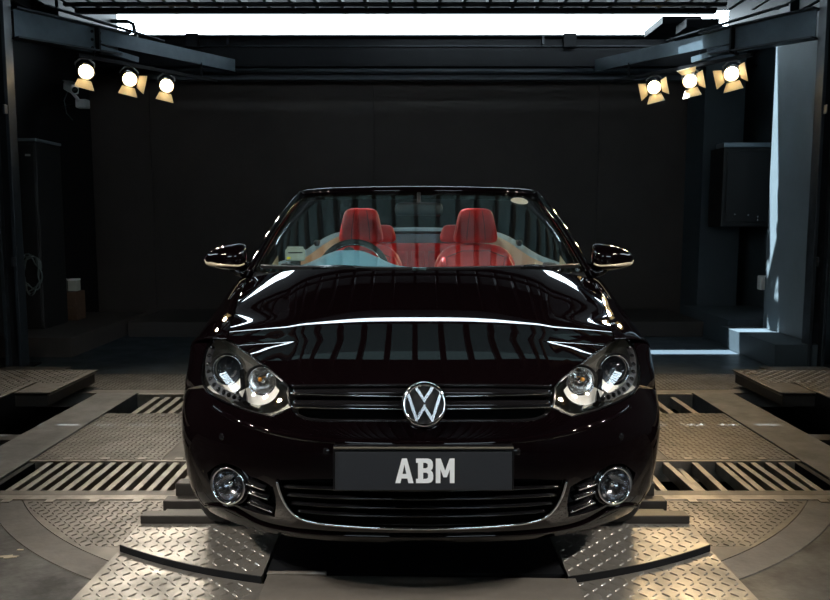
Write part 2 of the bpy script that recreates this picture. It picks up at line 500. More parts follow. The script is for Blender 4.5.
# first grate: front rail, rear rail, bars over the pit
for s in (-1, 1):
    def rx(a, b): return (min(s * a, s * b), max(s * a, s * b))
    x0, x1 = rx(0.55, 1.965)
    obj('grate_rail', box2((x0, YA + .003, -0.10), (x1, 3.285, 0.004), 0.004), 'bar', floor)
    obj('grate_rail', box2((x0, 3.292, -0.10), (x1, 3.352, 0.0), 0.004), 'flatsteel', floor)
    obj('grate_rail', box2((x0, 3.776, -0.11), (x1, 3.800, 0.0), 0.004), 'bar', floor)
    obj('pit_side_beam', box2((*rx(1.935, 1.965)[:1], 3.353, -0.16), (rx(1.935, 1.965)[1], 3.775, -0.01)), 'steeldark', floor)
    xs = [0.70 + 0.064 * k for k in range(19)]
    for k, x in enumerate(xs):
        dx, dz, tl = 0.0, 0.0, 0.0
        if s > 0:
            if k in (12, 8): continue
            dx = random.uniform(-.012, .012); dz = -0.03 if k == 10 else 0.0; tl = random.uniform(-.03, .03)
        obj('grate_bar', grate_me, 'bar', floor, (s * x + dx, 3.565, -0.006 + dz), (0, 0, tl))
    for k in range(5):
        obj('weld_tab', box2((-0.02, -0.016, 0), (0.02, 0.016, 0.004), 0.0015), 'bar', floor, (s * (1.02 + 0.19 * k), YA - 0.012, 0.0005))
        obj('weld_tab', box2((-0.02, -0.016, 0), (0.02, 0.016, 0.004), 0.0015), 'bar', floor, (s * (1.02 + 0.19 * k), 3.806, 0.0005))
    # second deck: checker plate with a smooth strip next to the car, then the second grate and the far plate
    p = rectp(*rx(1.30, 1.955), 3.803, 4.735); plate('checker_plate', p, -0.10, 0.0, 'checker', 0.031)
    p = rectp(*rx(0.55, 1.295), 3.803, 4.735); plate('smooth_plate', p, -0.10, 0.0, 'flatsteel')
    x0, x1 = rx(0.55, 1.955)
    obj('grate_rail', box2((x0, 5.275, -0.11), (x1, 5.30, 0.0), 0.004), 'bar', floor)
    for k in range(15):
        if s > 0 and k in (13,): continue
        obj('grate_bar', grate_me2, 'bar', floor, (s * (0.72 + 0.078 * k), 5.005, -0.02))
    p = rectp(*rx(0.0, 2.9), 5.42, 5.97); plate('checker_plate', p, -0.10, 0.0, 'checker', 0.034)
    p = rectp(*rx(0.0, 2.9), 5.305, 5.412); plate('smooth_plate', p, -0.10, 0.0, 'flatsteel')
    # kerb strips along both sides
    x0, x1 = rx(1.968, 2.25)
    obj('kerb_strip', box2((x0, 3.23, -0.16), (x1, 5.302, 0.002), 0.004), 'kerb', floor)
    obj('pit_cross_beam', box2((rx(2.26, 3.2)[0], 4.35, -0.16), (rx(2.26, 3.2)[1], 4.47, -0.06), 0.004), 'channel', floor)
obj('smooth_plate', flat_panel(rectp(-XW - .2, XW + .2, 5.98, 9.3), -0.16, 0.0), 'floor', floor)
# under the car, between the decks
obj('pallet_plate', box2((-0.548, 2.76, -0.10), (0.548, 5.30, -0.004)), 'steeldark', floor)
# overlaid plates in front of the car
def overlay(s):
    R = 2.0; a0 = math.asin(0.515 / R); a1 = math.asin(1.085 / R)
    inner = [(s * x, y) for x, y in arc(R, a0, a1, 20)] + [(s * 1.085, 2.895), (s * 0.515, 2.895)]
    if s < 0: inner = inner[::-1]
    plate('ramp_plate', inner, 0.001, 0.030, 'checkerlight', 0.037)
    ed_ = np.array([(s * x, y - .0015, .0185) for x, y in arc(R, a0, a1, 20)])
    obj('ramp_edge', sweep(ed_, rect(.005, .025)), 'steeldark', floor)
    outer_ = [(s * 0.5, 1.75), (s * 1.12, 1.75)] + [(s * x, y) for x, y in reversed(arc(R + .008, a0, a1, 20))] + [(s * 0.5, 2.44)]
    if s < 0: outer_ = outer_[::-1]
    plate('ramp_plate', outer_, 0.001, 0.009, 'checkerlight', 0.037)
overlay(-1); overlay(1)
mid = [(-0.497, 1.7), (0.545, 1.7), (0.535, 2.435), (-0.497, 2.46)]
obj('ramp_plate', flat_panel(mid, 0.009, 0.030), 'flatsteel', floor)
obj('ramp_plate', flat_panel(rectp(-0.512, 0.512, 2.49, 2.895), 0.0, 0.020), 'steeldark', floor)  # dark colour stands for the car's shadow under the bumper
obj('steel_strip', box2((-0.50, 2.464, 0.0), (-0.30, 2.480, 0.036), 0.003), 'bar', floor)
# stepped steel bars under the front wheels
for (y0, y1, z1, hw) in ((2.905, 2.965, 0.058, 1.085), (2.972, 3.03, 0.040, 1.02), (3.055, 3.12, 0.062, 1.045), (3.145, 3.21, 0.105, 1.02), (3.26, 3.31, 0.130, 0.985)):
    for s in (-1, 1):
        a, b = (-hw, -0.0) if s < 0 else (0.0, hw)
        obj('wheel_bar', box2((a, y0, 0.002), (b, y1, z1), 0.004), 'channel', floor)
# paint spills on the apron
def spill(px, py, r, seed):
    c = at_z(px, py, -0.004); g = np.random.default_rng(seed); n = 14
    rr = r * (0.6 + 0.7 * g.random(n))
    pts = [(c.x + 1.5 * rr[k] * math.cos(2 * PI * k / n), c.y + 0.6 * rr[k] * math.sin(2 * PI * k / n)) for k in range(n)]
    obj('paint_spill', flat_panel(pts, -0.0035, -0.002), 'stainlight', floor)
spill(8, 557, 0.022, 1); spill(20, 550, 0.010, 2); spill(66, 553, 0.008, 3)
t_ = at_z(757, 532, 0.0)
# raised loading bridges at both sides
def bridge(s):
    lab = 'left' if s < 0 else 'right'
    b_ = empty('loading_bridge', (s * 2.9, 5.2, 0))
    z = 0.12
    def bx(xa, xb, ya, yb, za, zb, m, name, bev=0.003):
        a, b = sorted((s * xa, s * xb)); return obj(name, box2((a - s * 2.9, ya - 5.2, za), (b - s * 2.9, yb - 5.2, zb), bev), m, b_)
    bx(2.34, 3.22, 4.80, 5.55, z - .010, z, 'checker', 'deck_plate')
    bx(2.362, 3.2, 4.81, 5.54, z - .095, z - .024, 'channel', 'deck_frame')
    bx(2.350, 2.364, 4.81, 5.54, z - .026, z - .016, 'bar', 'edge_strip')
    bx(2.56, 3.22, 3.75, 5.08, z + .002, z + .012, 'checker', 'flap_plate')
    bx(2.57, 3.20, 3.76, 5.07, -0.09, z + .001, 'steeldark', 'flap_frame')
    bx(2.560, 2.571, 4.40, 4.52, 0.03, 0.055, 'chrome', 'latch')
    for (ya, yb, za) in ((5.09, 5.55, z), (3.75, 5.08, z + .012)):
        lp = rectp(*sorted((s * (2.36 if za == z else 2.57) - s * 2.9, s * 3.2 - s * 2.9)), ya - 5.2, yb - 5.2)
        l = obj('lug_pattern', lugs(None, lp, za, 0.036), 'checker', b_); l['kind'] = 'stuff'
    bx(3.0, 3.1, 5.25, 5.45, -0.16, z - .096, 'steeldark', 'support')
    bx(3.0, 3.1, 4.0, 4.2, -0.16, -.091, 'steeldark', 'support')
    bx(2.70, 3.22, 5.56, 5.9, z - .06, z - .045, 'checker', 'rear_flap')
    return tag(b_, f'raised grey checker plate loading bridge at the {lab} edge of the turntable', 'platform', 'loading bridges beside the turntable')
bridge(-1); bridge(1)

# walls ----------------------------------------------------------------
wb = struct(obj('wall_back', box2((-XW, YB + .02, -.3), (XW, YB + .2, 3.12)), 'wall'), 'dark back wall behind the car')
sx = [-XW, -3.1, -0.48, 2.15, XW]
for a, b in zip(sx[:-1], sx[1:]):
    obj('wall_panel', box2((a + .003, YB, 0), (b - .003, YB + .02, 3.10), 0.002), 'wall', wb)
for s, nm in ((-1, 'left'), (1, 'right')):
    x0, x1 = sorted((s * XW, s * (XW + .2)))
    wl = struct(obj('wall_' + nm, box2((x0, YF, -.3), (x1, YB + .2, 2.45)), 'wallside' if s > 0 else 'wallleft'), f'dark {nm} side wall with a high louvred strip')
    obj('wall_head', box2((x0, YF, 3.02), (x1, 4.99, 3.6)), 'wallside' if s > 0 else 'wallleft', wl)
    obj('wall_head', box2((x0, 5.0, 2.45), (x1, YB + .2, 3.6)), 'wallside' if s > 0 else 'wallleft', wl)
    for k in range(11):
        obj('louvre_post', (lm := box2((-.03, -.03, 0), (.03, .03, .57))) if k == 0 else lm, 'steel', wl, (s * (XW + .06), 2.6 + 0.23 * k, 2.45))
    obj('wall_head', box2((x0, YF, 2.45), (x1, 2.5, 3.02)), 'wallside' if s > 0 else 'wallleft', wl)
    obj('added_sun_eave', box2((min(s * (XW + .2), s * (XW + 1.0)), YF, 3.5), (max(s * (XW + .2), s * (XW + 1.0)), YB + .2, 3.58)), 'steeldark', wl)  # unseen overhang added to block sun at the louvred strip
# pier beside the speaker, pale panel with the daylight streak, plinths
pier = struct(obj('trim_1', box2((3.18, 8.55, 0.0), (3.62, YB - .005, 3.1), 0.004), 'wallside'), 'slate pier in the right back corner')
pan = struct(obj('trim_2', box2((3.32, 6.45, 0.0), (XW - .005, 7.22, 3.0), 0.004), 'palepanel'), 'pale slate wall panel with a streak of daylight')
pl = struct(obj('trim_3', box2((2.96, 6.2, 0.002), (3.315, 7.3, 0.20), 0.004), 'wallside'), 'low step along the right wall')
pl2 = struct(obj('trim_4', box2((-3.0, 7.9, 0.002), (3.015, YB - .005, 0.16), 0.004), 'wall'), 'low plinth along the back wall')
pl3 = struct(obj('trim_5', box2((3.02, 7.31, 0.002), (3.79, 8.54, 0.26), 0.004), 'wallside'), 'upper step along the right wall')
pl4 = struct(obj('trim_6', box2((-3.79, 6.7, 0.002), (-3.05, 8.6, 0.18), 0.004), 'wall'), 'low step along the left wall')
wf = struct(obj('wall_front', box2((-XW, YF - .2, 2.62), (XW, YF, 3.6)), 'wall'), 'wall behind the viewer with an open entrance')
obj('wall_panel', box2((-XW, YF - .2, -.3), (-2.3, YF, 2.62)), 'wall', wf)
obj('wall_panel', box2((2.3, YF - .2, -.3), (XW, YF, 2.62)), 'wall', wf)
obj('wall_panel', box2((-2.3, YF - .2, -.3), (2.3, YF, 2.05)), 'wall', wf)
obj('wall_panel', box2((-.6, YF - .2, 2.05), (.6, YF, 2.62)), 'wall', wf)

# ceiling: translucent panels over dark ribs, a daylight slot, an open end
ZC, YE = 3.25, 7.2
SY0, SY1 = 5.94, 6.10          # daylight slot
cl = struct(obj('ceiling', mesh([(-XW, 4.85, ZC), (-XW, SY0, ZC), (XW, SY0, ZC), (XW, 4.85, ZC)], [(0, 1, 2, 3)]), 'ceilpanel'), 'translucent roof panels over dark ribs')
obj('roof_panel', flat_panel(rectp(-XW, XW, SY1, 6.95), ZC, ZC + .02), 'steeldark', cl)
obj('roof_panel', flat_panel(rectp(-XW, XW, YF, 4.845), ZC, ZC + .02), 'steeldark', cl)
for s in (-1, 1):
    obj('roof_panel', flat_panel(rectp(*sorted((s * 2.35, s * XW)), SY0, SY1), ZC, ZC + .02), 'steeldark', cl)
ribA = box2((-.022, YF, -0.12), (.022, SY0 - .20, 0.0)); ribB = box2((-.016, SY1 + .051, -0.125), (.016, YE, 0.0))
for k in range(35):
    x = -3.74 + 0.22 * k
    obj('roof_rib', ribA, 'steeldark', cl, (x, 0, ZC - .001)); obj('roof_rib', ribB, 'steeldark', cl, (x, 0, ZC - .001))
zf = at_y(415, 13, YE).z
obj('roof_fascia', box2((-3.1, YE - .02, zf), (2.75, YE + .05, zf + .045), 0.003), 'steeldark', cl)
obj('roof_fascia', box2((-3.1, 6.95, zf), (2.75, 7.0, zf + .03), 0.003), 'steeldark', cl)
obj('slot_frame', box2((-2.4, SY0 - .05, ZC - .02), (2.4, SY0, ZC + .02)), 'void', cl)
obj('slot_frame', box2((-2.4, SY1, ZC - .125), (2.4, SY1 + .05, ZC + .02)), 'void', cl)
# unseen sheets added overhead to keep the high sun off all but a slit
up = struct(obj('sun_blocker_1', box2((-5, 5.3, 4.5), (5, 7.40, 4.6)), 'steeldark'), 'added sun blocker above the roof slot')
z_c = 3.62
up2 = struct(obj('sun_blocker_2', flat_panel([(-5, 7.54), (5, 7.54), (5, 9.1), (-5, 9.1)], z_c, z_c + .06), 'void'), 'added sun blocker above the open roof end')
obj('sun_blocker_return', flat_panel(rectp(-5, -0.4, 7.0, 7.54), z_c, z_c + .06), 'steeldark', up2)  # added to cut the sun strip short on the left

for xa, xb, nm_ in ((-XW, -3.28, 'roof_cheek'), (3.45, XW, 'roof_cheek')):
    obj(nm_, box2((xa, YE + .06, 3.06), (xb, 8.68, 3.5), 0.004), 'steeldark', cl)
obj('roof_cheek', box2((2.42, 7.7, 3.13), (2.80, 8.3, 3.20), 0.004), 'steeldark', cl)
obj('roof_cheek', box2((2.55, 7.4, 3.02), (2.86, 7.7, 3.10), 0.004), 'steeldark', cl)
obj('sky_light_blocker', box2((-XW, 6.88, ZC + .02), (XW, 6.94, 3.62)), 'void', cl)  # unseen strip added to keep sky light off the upper back wall
# header beam over the back wall, with pipes
YH = 8.78
zt, zm, zb = at_y(415, 36, YH).z, at_y(415, 46, YH).z, at_y(415, 66, YH).z
hd = struct(obj('trim_9', box2((-XW, YH, zb), (XW, YH + .02, zt - .02)), 'steeldark'), 'dark steel header beam over the back wall')
obj('flange', box2((-XW, YH - .07, zt - .02), (XW, YH + .10, zt), 0.003), 'steeldark', hd)
obj('flange', box2((-XW, YH - .03, zm - .012), (XW, YH - .001, zm), 0.002), 'steel', hd)
obj('flange', box2((-XW, YH - .08, zb - .02), (XW, YH + .10, zb), 0.003), 'steeldark', hd)
obj('cover_plate', box2((-XW, YH + .02, zb - .02), (XW, YB + .2, zb + .0), 0.0), 'steeldark', hd)
zp = at_y(415, 71, YH - .1).z
obj('pipe', tube([(-2.95, YH - .1, zp), (3.3, YH - .1, zp)], 0.032, 14), 'pipe', hd)
zp2 = at_y(415, 78, YH).z
obj('pipe', box2((-3.0, YH - .05, zp2 - .03), (3.4, YH + .1, zp2 + .03), 0.006), 'pipe', hd)
for px in (192, 570):
    c = at_y(px, 38, YH - .08)
    obj('bracket', box2((c.x - .07, c.y - .02, c.z - .10), (c.x + .07, c.y + .03, c.z + .05), 0.004), 'steeldark', hd)
for px in (228, 543):
    c = at_y(px, 40, YH - .08)
    obj('bracket', box2((c.x - .012, c.y - .02, c.z - .05), (c.x + .012, c.y + .03, c.z + .04), 0.002), 'steel', hd)
# bent handrail tubes at the ends of the opening
for s in (-1, 1):
    q = [(83, 20.5), (128, 21.5), (133, 24), (138, 45)] if s < 0 else [(745, 28), (683, 28), (676, 31), (670, 46)]
    pts = [at_y(px, py, YH - .25) for px, py in q]
    pa = [pts[0]] + [pts[0].lerp(pts[1], t) for t in (.5, 1)] + [pts[2]] + [pts[2].lerp(pts[3], t) for t in (.5, 1)]
    obj('bent_tube', tube([tuple(p) for p in pa], 0.022, 10), 'steel', hd)

# H columns, haunched diagonal beams
def column(s):
    nm = 'left' if s < 0 else 'right'
    c = empty('steel_column', (s * 3.30, 6.25, 0.0))
    for dx in (-0.055, 0.055):
        obj('flange', box2((dx - .014, -.06, 0), (dx + .014, .06, 3.24), 0.003), 'steel', c)
    obj('web', box2((-.043, -.008, 0), (.043, .008, 3.24)), 'steeldark', c)
    obj('base_plate', box2((-.12, -.16, 0.0), (.12, .16, .016), 0.003), 'steeldark', c)
    for k, z in enumerate((2.05, 0.85)):
        obj('conduit_clip', box2((-.075 if s > 0 else .067, -.15, z), (-.067 if s > 0 else .085, -.10, z + .07), 0.004), 'steel', c)
    return tag(c, f'dark steel H column at the {nm} edge of the picture', 'column', 'steel columns carrying the roof')
column(-1); column(1)
bp = tag(obj('brown_post', box2((3.37, 5.99, 0.002), (3.56, 6.11, 3.24), 0.006), 'brownsteel'), 'wide brown painted post against the right picture edge', 'post')
bp2 = tag(obj('dark_post', box2((-3.72, 6.05, 0.002), (-3.44, 6.2, 3.24), 0.006), 'steeldark'), 'wide dark post against the left picture edge', 'post')
def brace(s):
    nm = 'left' if s < 0 else 'right'
    A = Vector((s * 3.24, 6.36, 2.80)); D = Vector((-s * 0.57, 0.83, 0)).normalized()
    b_ = empty('diagonal_beam', A)
    def P(t, dz=0): v = D * t; return (v.x, v.y, dz)
    side = Vector((D.y, -D.x, 0))
    obj('haunch_web', bar(P(0, .0), P(0.72, .0), .012, .22), 'brace', b_)
    obj('top_flange', bar(P(0, .115), P(1.05, .115), .13, .014), 'steel', b_)
    obj('bottom_flange', bar(P(0, -.115), P(0.95, -.085), .13, .014), 'steel', b_)
    obj('end_plate', bar(P(0.72, 0), P(0.735, 0), .13, .24), 'steeldark', b_)
    obj('beam_web', bar(P(0.735, .045), P(2.35, .045), .014, .125), 'brace', b_)
    obj('lower_strut', bar(P(0.735, -.06), P(1.15, -.10), .05, .05), 'brace', b_)
    boltm = lathe([(0, -.02), (.014, -.02), (.014, .03), (0, .03)], 8, 'y', False)
    for dz in (-.07, .0, .07):
        for t in (0.69, 0.765):
            o = obj('bolt', boltm, 'steeldark', b_, Vector(P(t, dz)) - side * 0.02 * (1 if s < 0 else -1), (0, 0, math.atan2(-side.x, side.y)))
    obj('top_bar', bar(P(0.25, .20), P(1.45, .13), .05, .012), 'steel', b_)
    obj('track', bar(P(0.55, -.155), P(2.1, -.155), .035, .03), 'steeldark', b_)
    obj('track_hanger', bar(P(0.7, -.14), P(0.7, -.08), .02, .02, up=(1, 0, 0)), 'steeldark', b_)
    obj('track_hanger', bar(P(1.9, -.14), P(1.9, .0), .02, .02, up=(1, 0, 0)), 'steeldark', b_)
    return tag(b_, f'bolted steel diagonal beam above the {nm} spotlights', 'beam', 'diagonal corner beams')
brace(-1); brace(1)

# spotlights with barn doors ------------------------------------------------
LAMP_COL = (1.0, 0.70, 0.36)
M['lamp'] = emitter('lamp_glow', (1.0, 0.72, 0.36), 42.0)
def spotlight(pos, aim, label, group, power, roll=0.0, doors=(1, 1, 1, 1), col=LAMP_COL, stem=0.16, cone=104, blend=0.7):
    pos = Vector(pos); e = empty('spotlight', pos)
    q = (Vector(aim) - pos).to_track_quat('Y', 'Z')
    rot = q.to_matrix().to_4x4() @ Matrix.Rotation(roll, 4, 'Y')
    head = empty  # parts carry the tilt themselves
    def part(name, me, m):
        o = obj(name, me, m, e); o.matrix_local = rot; return o
    part('lamp_can', lathe([(0, -.19), (.035, -.19), (.05, -.17), (.055, -.05), (.068, -.03), (.07, 0.03), (.064, .03), (.06, -.0), (.058, -.02), (0, -.02)], 24), 'lampbody')
    part('lamp_lens', lathe([(0, 0.012), (.03, 0.010), (.056, 0.0), (.056, -.012), (0, -.012)], 24), 'lamp')
    L = 0.105; wa, wb_ = .055, .085
    for k, d in enumerate(doors):
        if not d: continue
        a = k * PI / 2; fl = math.radians(38 if d == 1 else d)
        m_ = []
        for (u, v) in ((-wa, 0), (wa, 0), (wb_, L), (-wb_, L)):
            for th in (0, .003):
                r = .066 + v * math.sin(fl) + th * math.cos(fl); y = .028 + v * math.cos(fl) - th * math.sin(fl)
                x, z = u, r
                m_.append((x * math.cos(a) - z * math.sin(a), y, x * math.sin(a) + z * math.cos(a)))
        F = [(0, 2, 4, 6), (7, 5, 3, 1), (0, 1, 3, 2), (2, 3, 5, 4), (4, 5, 7, 6), (6, 7, 1, 0)]
        part('barn_door', mesh(m_, F), 'barndoor')
    # yoke and stem up to the track (upright)
    top = Vector((0, 0, stem))
    d = (Vector(aim) - pos).normalized(); sd = d.cross(Vector((0, 0, 1))).normalized()
    ya = [sd * .078, sd * .078 + Vector((0, 0, .06)), sd * .03 + Vector((0, 0, .10)), -sd * .03 + Vector((0, 0, .10)), -sd * .078 + Vector((0, 0, .06)), -sd * .078]
    ya = [v - d * .06 for v in ya]
    obj('yoke', tube([tuple(v) for v in ya], .008, 8), 'lampbody', e)
    obj('stem', tube([tuple(Vector((0, 0, .10)) - d * .06), tuple(top - d * .06)], .012, 8), 'lampbody', e)
    ld = bpy.data.lights.new('lamp_light', 'SPOT'); ld.energy = power; ld.color = col; ld.shadow_soft_size = .05
    ld.spot_size = math.radians(cone); ld.spot_blend = blend
    lo = bpy.data.objects.new('lamp_light', ld); link(lo, e)
    lo.matrix_local = Matrix.Translation(d * 0.03) @ (q.to_matrix().to_4x4() @ Matrix.Rotation(PI / 2, 4, 'X'))
    return tag(e, label, 'spotlight', group)
def on_brace(s, t, dz):
    A = Vector((s * 3.24, 6.36, 2.80)); D = Vector((-s * 0.57, 0.83, 0)).normalized()
    return A + D * t + Vector((0, 0, dz))
PB, PF = 62.0, 170.0
rear = [(-1, 0.62, (0, 0, 1, 0), 'nearest the left column'), (-1, 1.06, (0, 1, 1, 0), 'in the middle of the left three'), (-1, 1.47, (0, 0, 1, 0), 'innermost of the left three'),
        (1, 0.74, (0, 1, 1, 1), 'nearest the right column'), (1, 1.17, (1, 1, 1, 0), 'in the middle of the right three'), (1, 1.58, (0, 1, 1, 1), 'innermost of the right three')]
for s, t, dr, w_ in rear:
    p = on_brace(s, t, -0.285)
    spotlight(p, (s * 0.75, 3.0, 0.9), f'lit warm spotlight with barn doors, {w_}', 'lit spotlights under the corner beams', PB, roll=s * 0.2, doors=dr, stem=.13,
              col=(1.0, 0.89, 0.74) if s < 0 else LAMP_COL)
for s in (-1, 1):
    for k in range(3):
        p = Vector((s * (3.0 - 0.32 * k), 1.75 - 0.45 * k, 2.55))
        spotlight(p, (s * 0.30, 2.55, 0.72), f"lit warm spotlight, {('outermost', 'middle', 'innermost')[k]} of three over the {'left' if s < 0 else 'right'} near corner", 'spotlights out of view beside the viewer', PF, stem=.68, col=(1.0, 0.92, 0.82), cone=66, blend=1.0)

# ================================================================== CAR  (local frame: x right, y back from the nose, z up)
ROOT = np.array([0.02, 2.17, 0.0])
car = empty('car', tuple(ROOT))
tag(car, 'black convertible car with red leather seats and ABM plate', 'car')
def proj_left(P):  # pixel of the image-left twin of a local point with x > 0
    P = np.asarray(P, float) * [-1, 1, 1] + ROOT
    return project(P)
def local_ray(px, py):
    r = ray(px, py); return np.array([r.x, r.y, r.z])
def left_at_y(px, py, y):   # local point (x mirrored to positive) on the ray of an image-left pixel at local depth y
    p = at_y(px, py, y + ROOT[1]); return np.array([-(p.x - ROOT[0]), y, p.z])

class Surf:
    def __init__(s, C):
        s.C = np.asarray(C, float); s.nv, s.nu = s.C.shape[:2]
        s.eu, s.ev = np.eye(s.nu), np.eye(s.nv)
    def __call__(s, W):
        W = np.atleast_2d(np.asarray(W, float))
        Bu = nspline(np.arange(s.nu), s.eu, W[:, 0]); Bv = nspline(np.arange(s.nv), s.ev, W[:, 1])
        return np.einsum('nj,jik,ni->nk', Bv, s.C, Bu)
    def inv(s, pix, pr=proj_left, umax=5.2):
        pix = np.atleast_2d(np.asarray(pix, float))
        gu, gv = np.meshgrid(np.linspace(0, min(s.nu - 1, umax), 60), np.linspace(0, s.nv - 1, 40))
        G = np.stack([gu.ravel(), gv.ravel()], 1); Q = pr(s(G))
        W = np.array([G[np.argmin(((Q - p) ** 2).sum(1))] for p in pix])
        for _ in range(14):
            e = 1e-4
            f = pr(s(W)) - pix
            a = (pr(s(W + [e, 0])) - pr(s(W - [e, 0]))) / (2 * e); b = (pr(s(W + [0, e])) - pr(s(W - [0, e]))) / (2 * e)
            det = a[:, 0] * b[:, 1] - a[:, 1] * b[:, 0]; det = np.where(np.abs(det) < 1e-6, 1e-6, det)
            du = (f[:, 0] * b[:, 1] - f[:, 1] * b[:, 0]) / det; dv = (a[:, 0] * f[:, 1] - a[:, 1] * f[:, 0]) / det
            W = W - np.clip(np.stack([du, dv], 1), -.4, .4)
            W[:, 0] = np.clip(W[:, 0], -.3, min(s.nu - .8, umax + .3)); W[:, 1] = np.clip(W[:, 1], -.3, s.nv - .8)
        return W

# front wrap: plan curves at rising heights
rowsF = [
 (0.225, [(0, 0.105), (0.22, 0.112), (0.415, 0.15), (0.582, 0.235), (0.725, 0.36), (0.804, 0.5), (0.841, 0.66), (0.847, 0.95), (0.85, 1.5)]),
 (0.29, [(0, 0.045), (0.22, 0.053), (0.425, 0.09), (0.602, 0.18), (0.75, 0.32), (0.828, 0.48), (0.872, 0.66), (0.867, 0.95), (0.87, 1.5)]),
 (0.37, [(0, 0.018), (0.22, 0.026), (0.435, 0.064), (0.622, 0.155), (0.765, 0.3), (0.834, 0.47), (0.88, 0.66), (0.882, 0.95), (0.885, 1.5)]),
 (0.45, [(0, 0.004), (0.22, 0.012), (0.445, 0.052), (0.632, 0.145), (0.774, 0.29), (0.84, 0.465), (0.885, 0.66), (0.889, 0.95), (0.892, 1.5)]),
 (0.53, [(0, 0), (0.22, 0.008), (0.445, 0.05), (0.632, 0.143), (0.777, 0.29), (0.844, 0.468), (0.888, 0.66), (0.893, 0.95), (0.896, 1.5)]),
 (0.595, [(0, 0.016), (0.22, 0.024), (0.445, 0.066), (0.632, 0.16), (0.771, 0.305), (0.838, 0.48), (0.885, 0.67), (0.893, 0.95), (0.896, 1.5)]),
 (0.65, [(0, 0.042), (0.22, 0.05), (0.445, 0.094), (0.622, 0.188), (0.755, 0.335), (0.826, 0.505), (0.878, 0.69), (0.892, 0.95), (0.895, 1.5)]),
 (0.71, [(0, 0.072), (0.22, 0.08), (0.435, 0.128), (0.612, 0.23), (0.74, 0.38), (0.816, 0.545), (0.872, 0.73), (0.887, 0.97), (0.89, 1.5)]),
 (0.77, [(0, 0.112), (0.22, 0.122), (0.425, 0.178), (0.592, 0.295), (0.717, 0.45), (0.799, 0.61), (0.858, 0.79), (0.877, 1), (0.88, 1.5)]),
 (0.83, [(0, 0.17), (0.22, 0.182), (0.415, 0.25), (0.567, 0.385), (0.687, 0.54), (0.774, 0.69), (0.841, 0.86), (0.862, 1.05), (0.865, 1.5)]),
]
ZF = np.array([r[0] for r in rowsF])
SF = Surf([[(x, y, z) for x, y in r] for z, r in rowsF])
def vz(z): return float(np.interp(z, ZF, np.arange(len(ZF))))
def uy(y, z):
    """u on the wrap where the plan curve at height z reaches depth y"""
    lo, hi = 2.0, 8.0
    v = vz(z)
    for _ in range(40):
        m_ = (lo + hi) / 2
        if SF([(m_, v)])[0][1] < y: lo = m_
        else: hi = m_
    return (lo + hi) / 2
def pxF(pts, n=None, sharp=None):
    """pixels of the image-left half -> uv on the wrap, splined between sharp points"""
    P = np.asarray(pts, float)
    return SF.inv(P)
def loop(segs):
    """closed pixel loop from open pieces, each splined"""
    out = []
    for pts, n in segs:
        c = catmull(pts, n); out.append(c[:-1])
    return np.concatenate(out)
FSTEP = (.10, .16)

# ---- headlights: outlines from the photograph laid on the wrap
HL = loop([([(216.3, 336), (222.5, 337.2), (229, 341), (247.5, 353), (267.7, 368), (282.5, 380.3), (288, 387.5)], 40),
           ([(288, 387.5), (288.2, 400), (290.3, 407.5)], 10),
           ([(290.3, 407.5), (271, 416)], 8),
           ([(271, 416), (247.5, 409.6), (224, 401), (209, 392.2), (202.3, 384), (201.2, 375.5), (203.6, 359), (208.7, 343.8), (216.3, 336)], 50)])
HLuv = pxF(HL)
HLc = HLuv.mean(0)
def shrink(uv, k, c=None): 
    c = uv.mean(0) if c is None else c
    return c + (uv - c) * k
def mside(fn):
    for s in (-1, 1): fn(s)
def placed(name, me, m, parent, s, smooth_copy=True):
    return obj(name, me if s > 0 else copy_mesh_mirror(me), m, parent)
def ptF(px, py, back=0.0):
    """local point (positive side) behind the wrap along the image-left ray of a pixel"""
    P = SF(SF.inv([(px, py)]))[0]
    r = local_ray(px, py); r = r / np.linalg.norm(r) * [-1, 1, 1]
    return P + r * back
def lathe_at(prof, c, axis, n=28, ang=None):
    """turned shape: prof (r, h) with h along axis from centre c"""
    a = Vector(axis).normalized(); q = Vector((0, 0, 1)).rotation_difference(a).to_matrix()
    up = Vector((0, 0, 1)) - a * a.z; up.normalize(); sd = a.cross(up)
    rng_ = np.linspace(0, 2 * PI, n, endpoint=False) if ang is None else np.linspace(ang[0], ang[1], n)
    P = [[tuple(Vector(c) + a * h + (sd * math.cos(t) + up * math.sin(t)) * r) for t in rng_] for r, h in prof]
    me = grid_mesh(np.array(P), closed_u=ang is None)
    bm = bmesh.new(); bm.from_mesh(me); bmesh.ops.remove_doubles(bm, verts=bm.verts, dist=1e-6)
    bmesh.ops.recalc_face_normals(bm, faces=bm.faces)
    return bm_mesh(bm, True)
def sphere_at(c, r, nu=12, nv=7):
    pr = [(r * math.sin(PI * k / (nv - 1)), -r * math.cos(PI * k / (nv - 1))) for k in range(nv)]
    return lathe_at(pr, c, (0, -1, 0.1), nu)
LEDS = [(212.3, 348), (209.6, 356), (208.6, 364.5), (209, 372), (210.8, 379), (214.5, 385), (219, 389.5), (224, 392.6), (229.3, 395), (234.5, 397), (240, 398)]
